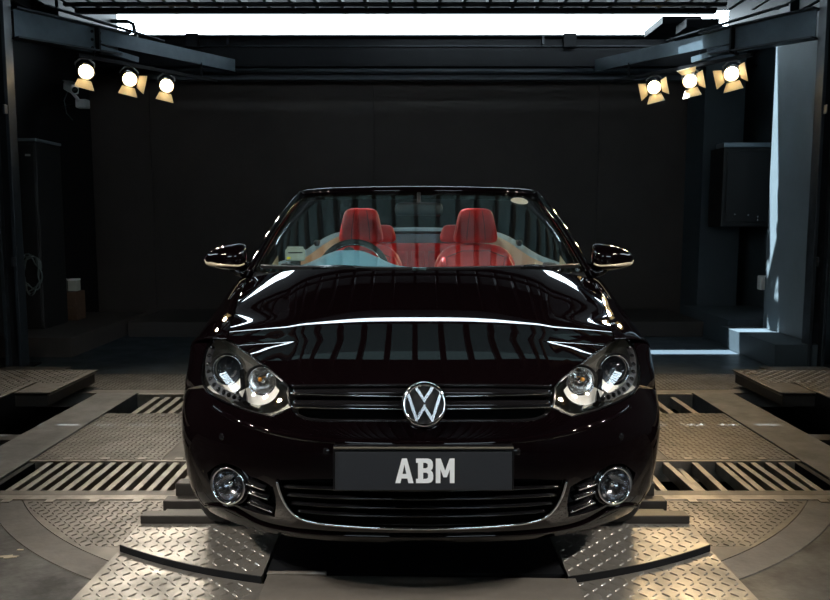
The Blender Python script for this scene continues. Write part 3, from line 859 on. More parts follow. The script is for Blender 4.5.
def headlight(s):
    h = obj('headlight', panel(SF, HLuv, (), FSTEP, .004, mirror=s < 0, lift=-.085), 'bezel', car)
    h['label'] = 'headlamp unit with two round lamps'
    obj('lens_cover', panel(SF, HLuv, (), FSTEP, .003, mirror=s < 0), 'lampglass', h)
    # side wall of the housing, from the lens edge to the back
    P = SF(HLuv); N = surf_normals(SF, HLuv); N = N if N[:, 1].mean() < 0 else -N
    k = np.r_[0:len(P), 0]
    G = np.stack([P[k] - N[k] * .003, P[k] - N[k] * .04, P[k] - N[k] * .088])
    placed('housing_wall', grid_mesh(G), 'bezel', h, s)
    rimP = P - N * .006
    placed('housing_rim', sweep(rimP, rect(.004, .008), ups=N, closed=True), 'gloss', h, s)
    tu_ = pxF(catmull([(224, 338.2), (229.5, 341.8), (247.5, 353.8), (267.3, 368.8), (282, 381)], 30)); TP, TN = SF(tu_), surf_normals(SF, tu_); TN = TN if TN[:, 1].mean() < 0 else -TN
    placed('chrome_edge', sweep(TP - TN * .004, rect(.0035, .004), ups=TN), 'alloy', h, s)
    # lower bezel shelf between the lamps and the lens bottom
    for (px, py, r, kind) in ((228.3, 369.5, .044, 'main'), (262.8, 380.5, .040, 'inner')):
        c = ptF(px, py, .050); ax = np.array([.10, -1, .04])
        pj = placed('projector_lamp' if kind == 'main' else 'high_beam_lamp', lathe_at([(r * 1.22, .004), (r * 1.20, .012), (r * 1.08, .013), (r * 1.02, .004), (r * 1.0, -.02), (r * 1.22, -.02), (r * 1.22, .004)], c, ax, 40), 'chrome', h, s)
        if kind == 'main':
            placed('projector_bowl', lathe_at([(0, -.018), (r * .7, -.016), (r, -.006)], c, ax, 28), 'darktrim', pj, s)
            placed('projector_lens', lathe_at([(0, .022), (r * .35, .019), (r * .7, .008), (r * .98, -.006)], c, ax, 32), 'bulb', pj, s)
        else:
            placed('reflector_bowl', lathe_at([(0, -.030), (r * .45, -.028), (r * .8, -.018), (r * 1.02, .0)], c, ax, 28), 'bowl', pj, s)
            placed('bulb_shield', lathe_at([(0, .006), (r * .22, .004), (r * .30, -.01), (r * .30, -.028)], c, ax, 20), 'chrome', pj, s)
            placed('bulb_tip', sphere_at(c + np.array([.006, -.012, .006]), .007), 'amber', pj, s)
        # lower half sleeve in front of the lamp: the bright crescent
        placed('reflector_sleeve', lathe_at([(r * 1.16, .010), (r * 1.42, .028), (r * 1.74, .046)], c, ax, 30, (PI * (1.24 if kind == 'main' else 1.14), PI * (1.96 if kind == 'main' else 1.90))), 'satin', h, s)
        placed('lamp_hood', lathe_at([(r * 1.21, .006), (r * 1.26, .012), (r * 1.32, .018)], c, ax, 30, (PI * .06, PI * .94)), 'darktrim', h, s)
    for px, py in LEDS:
        c = ptF(px, py, .018)
        o = placed('light_diode', sphere_at(c, .0085), 'gloss', h, s)
    P0 = [ptF(px, py, .022) for px, py in LEDS]
    placed('diode_strip', sweep(catmull(P0, 30), rect(.022, .006), ups=np.tile([0, -1, .3], (30, 1))), 'darktrim', h, s)
    # divider between the lamps
    a, b = ptF(243.5, 372, .04), ptF(246, 404, .03)
    placed('divider', sweep([a, (a + b) / 2, b], rect(.016, .03), up=(0, -1, 0)), 'gloss', h, s)
headlight(-1); headlight(1)

# ---- front bumper: one sheet with openings
arch_c, arch_r = (.875, .315), .352
def arch_edge(z0, z1, n=24):
    out = []
    for z in np.linspace(z0, z1, n):
        y = arch_c[0] - math.sqrt(max(1e-6, arch_r ** 2 - (z - arch_c[1]) ** 2))
        out.append((uy(y, z), vz(z)))
    return np.array(out)
top_px = np.concatenate([catmull([(423, 421.5), (380, 421.3), (340, 420.6), (306, 419), (292.5, 411.5)], 24)[:-1],
                         catmull([(292.5, 411.5), (291.6, 409.2)], 3)[:-1],
                         catmull([(291.6, 409.2), (271.2, 417.8)], 8)[:-1],
                         catmull([(271.2, 417.8), (247.2, 411.3), (223.4, 402.6), (208, 393.8), (203, 388)], 30)])
top_uv = pxF(top_px)
zs = float(SF(top_uv[-1:])[0][2])
top_uv[0, 0] = 0.0
cor = np.array([(uy(yy, .60 + .0), vz(.60)) for yy in np.linspace(.56, .66, 5)])
sid = np.concatenate([top_uv[-1:], cor])
bot = np.array([(u, 0.0) for u in np.linspace(arch_edge(.225, .60)[0][0], 0.0, 40)])
half = np.concatenate([top_uv, cor[1:], arch_edge(.60, .225)[1:], bot[1:]])
# drop points that run backwards, then mirror to the other side by a signed u
LG = loop([([(277.3, 480), (281.5, 494), (289, 507.5), (299.5, 516.5), (330, 523.3), (380, 526.6), (423, 527.4)], 60)])
LG = np.concatenate([LG, [(423, 527.4)]])
LGuv = pxF(LG); LGtop = pxF(catmull([(423, 479), (350, 478.6), (277.3, 480)], 24))
LGuv[-1, 0] = 0; LGtop[0, 0] = 0
def SFs(W):   # signed wrap for sheets that cross the centre line
    W = np.atleast_2d(np.asarray(W, float)).copy(); sg = np.where(W[:, 0] < 0, -1.0, 1.0)
    W[:, 0] = np.abs(W[:, 0]); P = SF(W); P[:, 0] *= sg; return P
def both(uv_open):
    """open uv run that starts and ends on u=0 -> closed loop over both sides"""
    m_ = uv_open * [-1, 1]
    return np.concatenate([uv_open, m_[::-1][1:-1]])
lg_half = np.concatenate([LGtop[:-1], LGuv])      # centre top -> corner -> centre bottom
FOG = loop([([(207, 473), (222, 463.5), (236, 466.5), (250, 476)], 20), ([(250, 476), (263, 481), (273, 487)], 10), ([(273, 487), (276, 503), (274.5, 517)], 10),
            ([(274.5, 517), (252, 511.5), (233, 503), (215, 490.5), (207, 473)], 30)])
FOGuv = pxF(FOG)
bump = obj('front_bumper', panel(SFs, both(half), (both(lg_half), FOGuv, (FOGuv * [-1, 1])[::-1]), (.085, .14), .004), 'paint', car)
# chin lip under the bumper
lip_px = [(207, 505), (229, 507.5), (251, 519), (271, 526.5), (300, 531.5), (350, 534.8), (423, 536)]
lw = pxF(catmull(lip_px, 40)); lw[-1, 0] = 0
LP, LN = SF(lw), surf_normals(SF, lw); LN = LN if LN[:, 1].mean() < 0 else -LN
lipP = np.concatenate([LP * [1, 1, 1], (LP * [-1, 1, 1])[::-1][1:]]); lipN = np.concatenate([LN, (LN * [-1, 1, 1])[::-1][1:]])
obj('chin_lip', sweep(lipP + lipN * .002, [(-.010, -.004), (.010, -.004), (.008, .006), (.0, .009), (-.008, .004)], ups=lipN), 'paint', bump)
# dark backing of the openings
obj('intake_backing', panel(SFs, both(lg_half) * [1.04, 1] - [0, .02], (), (.12, .2), .003, lift=-.055), 'void', bump)
def wrap_strip(name, pts, prof, m, parent, lift=0.0, n=40, sides=(-1, 1), across=False):
    """a bar following the wrap along image-left pixels; across = run over the centre to the other side"""
    uv = pxF(catmull(pts, n))
    if across: uv[-1, 0] = 0
    P, N = SF(uv), surf_normals(SF, uv); N = N if N[:, 1].mean() < 0 else -N
    if across:
        P = np.concatenate([P, (P * [-1, 1, 1])[::-1][1:]]); N = np.concatenate([N, (N * [-1, 1, 1])[::-1][1:]])
        return [obj(name, sweep(P + N * lift, prof, ups=N), m, parent)]
    me = sweep(P + N * lift, prof, ups=N)
    return [placed(name, me, m, parent, s) for s in sides]
RND = lambda w_, h_: [(-w_ / 2, -h_ / 2), (w_ / 2, -h_ / 2), (w_ / 2, h_ * .2), (w_ * .25, h_ / 2), (-w_ * .25, h_ / 2), (-w_ / 2, h_ * .2)]
ig = empty('lower_grille', (0, 0, 0), parent=car)
for (yl, yc, xl) in ((488.5, 492, 281), (497, 501, 284.5), (505.5, 510, 289), (513.5, 518.5, 296.5)):
    wrap_strip('grille_slat', [(xl, yl), (340, yl + (yc - yl) * .7), (423, yc)], RND(.010, .030), 'gloss', ig, -.022, 40, across=True)
wrap_strip('chrome_strip', [(277.3, 480), (281.5, 494), (289, 507.5), (299.5, 516.8), (330, 523.6), (380, 527), (423, 527.8)], RND(.0085, .012), 'chrome', ig, .002, 60, across=True)
# fog lamp niches
def fog(s):
    f = obj('fog_lamp', panel(SF, FOGuv, (), (.1, .16), .003, mirror=s < 0, lift=-.045), 'plastic', car)
    P, N = SF(FOGuv), surf_normals(SF, FOGuv); N = N if N[:, 1].mean() < 0 else -N
    k = np.r_[0:len(P), 0]
    placed('niche_wall', grid_mesh(np.stack([P[k], P[k] - N[k] * .046])), 'gloss', f, s)
    c = ptF(228.9, 485, .016); ax = np.array([.28, -1, .04])
    placed('chrome_ring', lathe_at([(.052, .004), (.055, .010), (.060, .008), (.062, -.012), (.052, -.012), (.052, .004)], c, ax, 40), 'chrome', f, s)
    placed('black_ring', lathe_at([(.062, -.005), (.070, -.004), (.072, -.02), (.062, -.02)], c, ax, 40), 'gloss', f, s)
    placed('reflector_bowl', lathe_at([(0, -.035), (.02, -.033), (.038, -.022), (.050, .0)], c, ax, 32), 'fogbowl', f, s)
    placed('bulb_shield', lathe_at([(0, -.002), (.010, -.005), (.013, -.034)], c, ax, 20), 'chrome', f, s)
    placed('fog_lens', lathe_at([(0, .010), (.02, .009), (.04, .005), (.051, .0)], c, ax, 32), 'lampglass', f, s)
    for (a, b) in (((246, 485.3), (264, 491.2)), ((247.5, 493.7), (267.5, 500.8)), ((247.5, 504), (272, 513.6))):
        uv = pxF(catmull([a, b], 8)); P2, N2 = SF(uv), surf_normals(SF, uv); N2 = N2 if N2[:, 1].mean() < 0 else -N2
        placed('niche_slat', sweep(P2 - N2 * .020, RND(.018, .03), ups=N2), 'gloss', f, s)
        placed('chrome_strip', sweep(P2 - N2 * .003 + [0, 0, .004], RND(.0055, .008), ups=N2), 'chrome', f, s)
    f['label'] = 'round fog lamp with three chrome strips'
fog(-1); fog(1)
# parking sensors
for px, py in ((221.5, 437), (326.5, 451.5)):
    c = SF(SF.inv([(px, py)]))[0]; N = surf_normals(SF, SF.inv([(px, py)]))[0]; N = N if N[1] < 0 else -N
    me = lathe_at([(0, .0015), (.009, .0015), (.0105, .0005), (.011, -.002)], c, N, 20)
    for s in (-1, 1): placed('parking_sensor', me, 'gloss', bump, s)
# upper bumper crest: a fine ridge that catches the lamps
wrap_strip('bumper_crest', [(212, 405.5), (229, 417), (256, 427.5), (283, 434.5), (330, 441), (423, 443.5)], [(-.010, -.003), (.010, -.003), (.006, .0025), (0, .004), (-.006, .0025)], 'paint', bump, 0, 50, across=True)

# ---- upper grille
gr_half = pxF(np.concatenate([catmull([(423, 384), (350, 384.5), (293, 388)], 20)[:-1], catmull([(293, 388), (294, 402), (297, 413)], 8)[:-1], catmull([(297, 413), (308, 420), (345, 422.5), (423, 423)], 20)]))
gr_half[0, 0] = gr_half[-1, 0] = 0
gr = obj('upper_grille', panel(SFs, both(gr_half) * [1.02, 1], (), (.12, .2), .003, lift=-.045), 'void', car)
for (ya, yb) in ((392.5, 391.5), (403.5, 404.5)):
    wrap_strip('grille_slat', [(293, ya), (345, ya * .4 + yb * .6), (423, yb)], RND(.027, .030), 'gloss', gr, -.014, 40, across=True)
for (ya, yb) in ((393.8, 396.8), (407, 409.4)):
    wrap_strip('chrome_strip', [(291.5, ya), (345, ya * .4 + yb * .6), (423, yb)], RND(.0050, .008), 'chrome', gr, .002, 40, across=True)
wrap_strip('grille_sill', [(296, 414), (306, 418.5), (345, 420.6), (423, 421.3)], RND(.012, .02), 'gloss', gr, -.008, 40, across=True)
wrap_strip('grille_top', [(292, 386), (345, 385.2), (423, 384.8)], RND(.012, .03), 'gloss', gr, -.012, 40, across=True)

# ---- emblem
ec = at_y(424.3, 404.5, ROOT[1] + .012); ec = np.array([ec.x - ROOT[0], ec.y - ROOT[1], ec.z])
eax = Vector((0, -1, .22)).normalized(); eup = (Vector((0, 0, 1)) - eax * eax.z).normalized(); esd = Vector((1, 0, 0))
R_E = .0635
em = obj('emblem', lathe_at([(0, .0), (R_E * .9, .0), (R_E * .97, -.004), (R_E * 1.04, -.02), (R_E * 1.06, -.05)], ec, eax, 48), 'plastic', car)
em['label'] = 'chrome round emblem with a V over a W'
obj('emblem_ring', lathe_at([(R_E * .84, .001), (R_E * .86, .008), (R_E * .93, .011), (R_E * 1.0, .008), (R_E * 1.04, -.002), (R_E * 1.04, -.012)], ec, eax, 64), 'chrome', em)
def emb(x, y, h): v = Vector(ec) + esd * (x * R_E) + eup * (y * R_E) + eax * h; return tuple(v)
def stroke_mesh(pl_, wd, h0=.001, h1=.008):
    """mitred polyline of even width, raised; faceted ridge"""
    p = np.array(pl_, float); n = len(p); L, Rr = [], []
    for i in range(n):
        d0 = p[i] - p[i - 1] if i else p[1] - p[0]; d1 = p[i + 1] - p[i] if i < n - 1 else d0
        d0 = d0 / np.linalg.norm(d0); d1 = d1 / np.linalg.norm(d1)
        n0 = np.array([-d0[1], d0[0]]); n1 = np.array([-d1[1], d1[0]]); m_ = n0 + n1; m_ /= np.linalg.norm(m_)
        k = wd / 2 / max(.35, m_ @ n0); L.append(p[i] + m_ * k); Rr.append(p[i] - m_ * k)
    V = []; F = []
    for i in range(n):
        l, r_ = L[i], Rr[i]
        V += [emb(*l, h0), emb(*(l * .85 + r_ * .15), h1), emb(*(l * .15 + r_ * .85), h1), emb(*r_, h0)]
        if i:
            a = 4 * (i - 1); b = 4 * i
            F += [(a, b, b + 1, a + 1), (a + 1, b + 1, b + 2, a + 2), (a + 2, b + 2, b + 3, a + 3)]
    F += [(0, 1, 2, 3), tuple(4 * (n - 1) + k for k in (3, 2, 1, 0))]
    bm = bmesh.new(); bm.from_mesh(mesh(V, F)); bmesh.ops.recalc_face_normals(bm, faces=bm.faces); return bm_mesh(bm)
obj('emblem_letter', stroke_mesh([(-.38, .78), (0, .20), (.38, .78)], .19), 'emblem', em)
obj('emblem_letter', stroke_mesh([(-.74, .48), (-.36, -.70), (0, -.10), (.36, -.70), (.74, .48)], .19), 'emblem', em)

# ---- number plate
pc = at_y(423.5, 468.5, ROOT[1] - .018); pc = np.array([pc.x - ROOT[0], pc.y - ROOT[1], pc.z])
PW, PH = .515, .128
ptl = math.radians(4)
npl = empty('number_plate', tuple(pc), parent=car); npl.rotation_euler = (-ptl, 0, 0)
npl['label'] = 'black number plate reading ABM in white'
obj('plate_bracket', bevel_box(PW + .012, .030, PH + .006, (0, .014, .0), .005), 'gloss', npl)
obj('plate_sheet', bevel_box(PW - .004, .004, PH - .016, (0, -.004, -.006), .002), 'platebase', npl)
obj('bracket_edge_glint', bevel_box(PW + .006, .010, .006, (0, -.004, PH / 2 - .003), .003), 'bezel', npl)  # lamp reflection along the bracket top is put into the strip's beige
def letter(outer, holes, x0):
    Hh = 0.0715
    o_ = [(x0 + x * Hh, y * Hh) for x, y in outer]; hs = [[(x0 + x * Hh, y * Hh) for x, y in h] for h in holes]
    me = flat_panel(o_, 0, .0015, hs)
    for v in me.vertices: x, y, z = v.co; v.co = (x, -.0062 - z, y - Hh / 2 - .005)
    bm = bmesh.new(); bm.from_mesh(me); bmesh.ops.recalc_face_normals(bm, faces=bm.faces)
    return bm_mesh(bm)
A_o = [(0, 0), (.27, 1), (.47, 1), (.74, 0), (.53, 0), (.49, .19), (.25, .19), (.21, 0)]
A_h = [[(.29, .37), (.45, .37), (.37, .76)]]
B_o = [(0, 0), (.50, 0), (.62, .04), (.69, .14), (.70, .30), (.68, .42), (.60, .52), (.67, .60), (.69, .72), (.67, .86), (.60, .96), (.48, 1), (0, 1), (0, .83), (.08, .83), (.08, .17), (0, .17)]
B_h = [[(.29, .17), (.42, .17), (.485, .22), (.485, .38), (.42, .43), (.29, .43)], [(.29, .60), (.40, .60), (.475, .65), (.475, .78), (.40, .83), (.29, .83)]]
M_o = [(0, 0), (0, 1), (.20, 1), (.38, .50), (.56, 1), (.76, 1), (.76, 0), (.57, 0), (.57, .56), (.45, .24), (.31, .24), (.19, .56), (.19, 0)]
wA, wB, wM, gp = .74, .70, .76, .10
tot = (wA + wB + wM + 2 * gp) * 0.0715; x0 = -tot / 2
for nm_, (o_, h_, ww) in zip('ABM', ((A_o, A_h, wA), (B_o, B_h, wB), (M_o, [], wM))):
    obj('plate_letter', letter(o_, h_, x0 + .004), 'platewhite', npl); x0 += (ww + gp) * 0.0715

# ---- hood
side_px = [(227.6, 338.8, .43), (231, 322, .60), (236, 305.5, .82), (241, 291, 1.03), (246, 278.5, 1.25)]
hood_front = SF(pxF(catmull([(423, 384.2), (350, 384.8), (289.5, 387.2)], 16)))
he = SF(pxF(catmull([(288.6, 386.6), (267.9, 367.4), (247.7, 352.2), (229.3, 340.4)], 20)))
hs_ = np.array([left_at_y(px, py, y) for px, py, y in side_px])
edge = np.concatenate([he[:-2], hs_])
edge = edge[np.argsort(edge[:, 1])]
keep = [0]
for i in range(1, len(edge)):
    if edge[i, 1] - edge[keep[-1], 1] > .02: keep.append(i)
edge = edge[keep]
ye = np.r_[edge[0, 1] - .12, edge[0, 1] - .06, edge[:, 1], 1.5]
xe = np.r_[edge[0, 0] - .10, edge[0, 0] - .05, edge[:, 0], edge[-1, 0] + .03]
ze = np.r_[edge[0, 2] - .06, edge[0, 2] - .03, edge[:, 2], edge[-1, 2] + .042]
yc_ = np.array([.06, .095, .13, .18, .25, .35, .50, .65, .90, 1.12, 1.45]); zc_ = np.array([.696, .7238, .743, .762, .7841, .8128, .853, .8903, .9497, 1.0, 1.07])
def smoothstep(t): t = np.clip(t, 0, 1); return t * t * (3 - 2 * t)
def SH(W):
    W = np.atleast_2d(np.asarray(W, float)); x, y = np.abs(W[:, 0]), W[:, 1]
    X = np.interp(y, ye, xe); Z = nspline(ye, ze, y); C = nspline(yc_, zc_, y)
    X = nspline(ye, xe, y)
    t = x / X
    h = Z + (C - Z) * (1 - np.clip(t, 0, 1.2) ** 3.6)
    xc = .40 + .17 * np.clip((y - .15) / 1.0, 0, 1.2)
    h = h + .006 * (.5 - .5 * np.tanh((x - xc) / .035)) - .003
    return np.stack([W[:, 0], W[:, 1], h], 1)
hp = [(p[0], p[1]) for p in hood_front[:-1]] + [(p[0] - .003, p[1] + .003) for p in he[::1]][:-1] + [(p[0] - .003, p[1]) for p in catmull(hs_, 20)]
rear_h = catmull([(hs_[-1][0] - .003, hs_[-1][1]), (.70, 1.235), (.5, 1.182), (.25, 1.137), (0, 1.12)], 30)
hp = np.array(hp + [tuple(p) for p in rear_h[1:]])
hp[0, 0] = 0; hp[-1, 0] = 0
hood = obj('hood', panel(SH, both(hp), (), (.03, .03), .006, out=(0, -.2, 1)), 'paint', car)
zh = SH([(0, .098)])[0]
# ---- fenders
Ep = [SF(pxF([(202.0, 385)]))[0], SF(pxF([(200.6, 372)]))[0], SF(pxF([(203, 358.5)]))[0], SF(pxF([(208, 343.2)]))[0], SF(pxF([(216, 335.2)]))[0], SF(pxF([(222.4, 336.4)]))[0]] + [np.array([p[0] + .003, p[1], p[2]]) for p in hs_] + [np.array([.806, 1.40, .962]), np.array([.80, 1.56, .962])]
y_end = [.57, .60, .64, .69, .76, .80, .84, .93, 1.06, 1.20, 1.33, 1.45, 1.56]
rows = []
for k, (E_, ye_) in enumerate(zip(Ep, y_end)):
    zz = .602 if ye_ < .62 else min(.667, .602 + (ye_ - .62) * .45)
    if ye_ < arch_c[0] and ye_ > .62: zz = max(zz, arch_c[1] + math.sqrt(max(0, arch_r ** 2 - (ye_ - arch_c[0]) ** 2)))
    P3 = SF([(uy(ye_, max(zz, .225)), vz(max(zz, .225)))])[0]
    sh = min(1, k / 4)
    C1 = np.array([P3[0] + .004, E_[1] * .55 + ye_ * .45, E_[2] - .010]); Cm = (E_ + P3) / 2 + np.array([.012, 0, 0])
    C1 = Cm * (1 - sh) + C1 * sh
    if zz < .5:
        Pm = SF([(uy(ye_, .70), vz(.70))])[0]
        t = np.linspace(0, 1, 5)[:, None]; up_ = (1 - t) ** 2 * E_ + 2 * t * (1 - t) * C1 + t * t * Pm
        row = np.concatenate([up_[[0, 1, 2, 3]], [Pm * .6 + P3 * .4 + [.004, 0, 0]], [P3]])
    else:
        t = np.linspace(0, 1, 6)[:, None]; row = (1 - t) ** 2 * E_ + 2 * t * (1 - t) * C1 + t * t * P3
    rows.append(row)
SG = Surf(rows)
fo = np.array([(a, 0.0) for a in np.linspace(0, 5, 16)][:-1] + [(5.0, b) for b in np.linspace(0, 12, 48)][:-1] + [(a, 12.0) for a in np.linspace(5, 0, 16)][:-1] + [(0.0, b) for b in np.linspace(12, 0, 48)][:-1])
for s in (-1, 1):
    obj('front_fender', panel(SG, fo, (), (.22, .22), .004, out=(1, 0, .3), mirror=s < 0), 'paint', car)

# ---- windscreen, header, pillars
Wb = [(0, 1.165, .992), (.25, 1.18, .991), (.5, 1.24, .988), (.68, 1.33, .983), (.778, 1.42, .980)]
Wt = [(0, 1.955, 1.372), (.21, 1.96, 1.371), (.42, 1.985, 1.367), (.56, 2.015, 1.362), (.632, 2.045, 1.357)]
Wb, Wt = np.array(Wb), np.array(Wt)
Wm = (Wb + Wt) / 2 + np.array([[0, -.001, .003], [0, -.001, .003], [.002, -.002, .004], [.006, -.004, .007], [.010, -.005, .008]])
SW = Surf([Wb, Wm, Wt])
def SWs(W):
    W = np.atleast_2d(np.asarray(W, float)).copy(); sg = np.where(W[:, 0] < 0, -1.0, 1.0)
    W[:, 0] = np.abs(W[:, 0]); P = SW(W); P[:, 0] *= sg; return P
def uvrect(u, v0, v1, n=30, m_=20):
    return np.array([(a, v0) for a in np.linspace(-u, u, n)][:-1] + [(u, b) for b in np.linspace(v0, v1, m_)][:-1] + [(a, v1) for a in np.linspace(u, -u, n)][:-1] + [(-u, b) for b in np.linspace(v1, v0, m_)][:-1])
ws = obj('windscreen', panel(SWs, uvrect(4, 0, 2), (), (.16, .1), .004, out=(0, -1, 1)), 'screen', car)
obj('top_band', panel(SWs, uvrect(3.99, 1.80, 1.995, 40, 6), (), (.2, .08), .0015, out=(0, -1, 1), lift=-.0045), 'frit', ws)
obj('bottom_band', panel(SWs, uvrect(3.99, 0.005, .10, 40, 6), (), (.2, .08), .0015, out=(0, -1, 1), lift=-.0045), 'frit', ws)
for s in (-1, 1):
    q = np.array([(s * 3.72, .0)] + [(s * 3.985, b) for b in np.linspace(.02, 1.98, 20)] + [(s * 3.72, b) for b in np.linspace(1.98, .02, 20)])
    if s < 0: q = q[::-1]
    obj('side_band', panel(SWs, q[1:] if s > 0 else q[:-1], (), (.2, .08), .0015, out=(0, -1, 1), lift=-.006), 'frit', ws)
# round sticker at the upper corner
sp = SW.inv([(520.3, 201)], lambda P: project(np.asarray(P) + ROOT))[0]
st = np.array([(sp[0] + .36 * math.cos(t), sp[1] + .100 * math.sin(t)) for t in np.linspace(0, 2 * PI, 28, endpoint=False)])
obj('round_sticker', panel(SWs, st, (), None, .001, out=(0, -1, 1), lift=.0012), 'sticker', ws)
tops = np.concatenate([(Wt * [-1, 1, 1])[::-1][:-1], Wt]); tops = catmull(tops + [0, .015, .012], 50)
fr = obj('windscreen_frame', sweep(tops, [(-.028, -.016), (.028, -.018), (.034, .0), (.022, .014), (-.012, .014), (-.030, .002)], ups=np.tile([0, -.35, 1], (50, 1))), 'paint', car)
pil = np.array([SW([(4.0, v)])[0] for v in np.linspace(0, 2, 12)])
for s in (-1, 1):
    P = pil + np.array([.020, .012, -.002])
    P = np.concatenate([[P[0] + (P[0] - P[1]) * .35], P])
    nn = len(P)
    me = sweep(P, circ(.028, 14, .020), ups=np.tile([.75, -.55, .35], (nn, 1)))
    placed('a_pillar', me, 'paint', fr, s)
    me2 = sweep(P[1:] + np.array([-.014, -.016, .010]), circ(.006, 8), ups=np.tile([.75, -.55, .35], (nn - 1, 1)))
    placed('pillar_seal', me2, 'gloss', fr, s)
# cowl between hood and glass
hr = np.array([SH([p])[0] for p in rear_h[::-1]]); n_ = len(hr)
gb = catmull(Wb, n_)
cw = np.stack([hr + [0, .004, -.012], (hr * .5 + gb * .5) + [0, 0, -.022], gb + [0, .004, -.006]])
cw = np.concatenate([(cw * [-1, 1, 1])[:, ::-1][:, :-1], cw], axis=1)
cowl = obj('cowl', grid_mesh(cw), 'plastic', car)
# wipers
def wiper(p0, p1, pivot):
    P = [SW([(abs(u), v)])[0] * [np.sign(u) or 1, 1, 1] for u, v in zip(np.linspace(p0[0], p1[0], 24), np.linspace(p0[1], p1[1], 24))]
    P = np.array(P) + [0, -.014, .018]
    w_ = obj('wiper', sweep(P, rect(.012, .016), up=(0, -.5, 1)), 'plastic', car)
    a = np.array(pivot); b = P[11]
    obj('wiper_arm', sweep(catmull([a, (a + b) / 2 + [0, -.012, .015], b], 10), rect(.02, .012), up=(0, -.4, 1)), 'gloss', w_)
    obj('wiper_pivot', lathe_at([(0, .022), (.018, .020), (.022, 0), (.022, -.03)], a, (0, -.4, 1), 20), 'gloss', w_)
wiper((-3.5, .03), (-.12, -.02), (-.10, 1.150, .985))
wiper((.12, -.02), (3.6, .05), (.62, 1.285, .985))

# ---- mirrors
def mirror(s):
    c = left_at_y(226, 257.5, 1.50)
    m_ = empty('door_mirror', (0, 0, 0), parent=car)
    # housing: sections stacked across x (inner -> outer)
    secs = [(-.098, .046, .052, .010), (-.085, .058, .062, .006), (-.04, .066, .064, .0), (.02, .064, .056, -.008), (.07, .050, .042, -.020), (.098, .028, .022, -.030), (.107, .006, .005, -.033)]
    ks = np.array(secs); d = np.r_[0, np.cumsum(np.abs(np.diff(ks[:, 0])))]
    ks = nspline(d, ks, np.linspace(0, d[-1], 16))
    P = []
    for dx, hy, hz, dz in ks:
        row = []
        for k in range(28):
            t = 2 * PI * k / 28; cc, sn = math.cos(t), math.sin(t)
            yy = hy * (cc if cc < 0 else cc * .55)
            zz = hz * math.copysign(abs(sn) ** .85, sn)
            row.append((c[0] + dx, c[1] + yy + abs(dx + .02) * .18, c[2] + dz * .3 + zz))
        P.append(row)
    P = np.array(P)
    up_ = P.copy()
    me = grid_mesh(P, closed_u=True)
    bm = bmesh.new(); bm.from_mesh(me)
    bmesh.ops.holes_fill(bm, edges=[e for e in bm.edges if e.is_boundary]); bmesh.ops.recalc_face_normals(bm, faces=bm.faces)
    placed('mirror_shell', bm_mesh(bm, True), 'paint', m_, s)
    # turn signal band along the lower front edge
    path = []
    for dx in np.linspace(-.095, .104, 22):
        hy = float(nspline(ks[:, 0], ks[:, 1], [dx])[0]); hz = float(nspline(ks[:, 0], ks[:, 2], [dx])[0]); dz = float(nspline(ks[:, 0], ks[:, 3], [dx])[0])
        t = PI * 1.17; yy = hy * math.cos(t); zz = -hz * abs(math.sin(t)) ** .85
        path.append((c[0] + dx, c[1] + yy + abs(dx + .02) * .18 - .002, c[2] + dz * .3 + zz))
    scl = np.interp(np.linspace(0, 1, 22), [0, .45, .8, 1], [.35, .55, 1.0, .5])
    placed('turn_signal', sweep(path, [(-.011, -.004), (.011, -.004), (.010, .003), (0, .005), (-.010, .003)], ups=np.tile([0, -1, -.4], (22, 1)), scale=scl), 'signal', m_, s)
    placed('mirror_glass', lathe_at([(0, 0), (.05, 0), (.052, -.003)], c + [-.005, .036, 0], (0, 1, 0), 28), 'mirrorglass', m_, s)
    base = np.array([.815, 1.53, .965])
    placed('mirror_arm', sweep(catmull([c + [-.03, .01, -.05], c + [-.08, .012, -.072], base + [.0, .0, .03], base + [-.02, .0, -.02]], 14), circ(.022, 12, .030), up=(0, 1, 0)), 'gloss', m_, s)
    m_['label'] = 'black door mirror with a cream turn signal'
mirror(-1); mirror(1)

# ---- body sides, tail
def side_x(y, z):
    base = nspline([.18, .28, .45, .62, .74, .82, .90, .962], [.835, .868, .892, .897, .892, .880, .848, .800], z)
    tp = np.clip((y - 3.2) / 1.05, 0, 1); return base - .17 * tp ** 2.2
def SS(W):
    W = np.atleast_2d(np.asarray(W, float)); return np.stack([side_x(W[:, 0], W[:, 1]), W[:, 0], W[:, 1]], 1)
def poly_dense(pts, n=12):
    out = []; p = np.asarray(pts, float)
    for a, b in zip(p, np.roll(p, -1, 0)): out += [a + (b - a) * t for t in np.linspace(0, 1, n, endpoint=False)]
    return np.array(out)
ra = (3.455, .315)
a1_ = math.asin(.355 / arch_r) if arch_r > .355 else PI / 2 * .98
fl_ = [(arch_c[0] + arch_r * math.cos(t), arch_c[1] + arch_r * math.sin(t)) for t in np.linspace(PI / 2, -.25, 20)]
fl_ = np.concatenate([fl_, catmull([(1.23, .225), (1.56, .225)], 8)[1:], catmull([(1.56, .225), (1.56, .669)], 10)[1:], catmull([(1.56, .669), (arch_c[0] + .01, .669)], 16)[1:]])
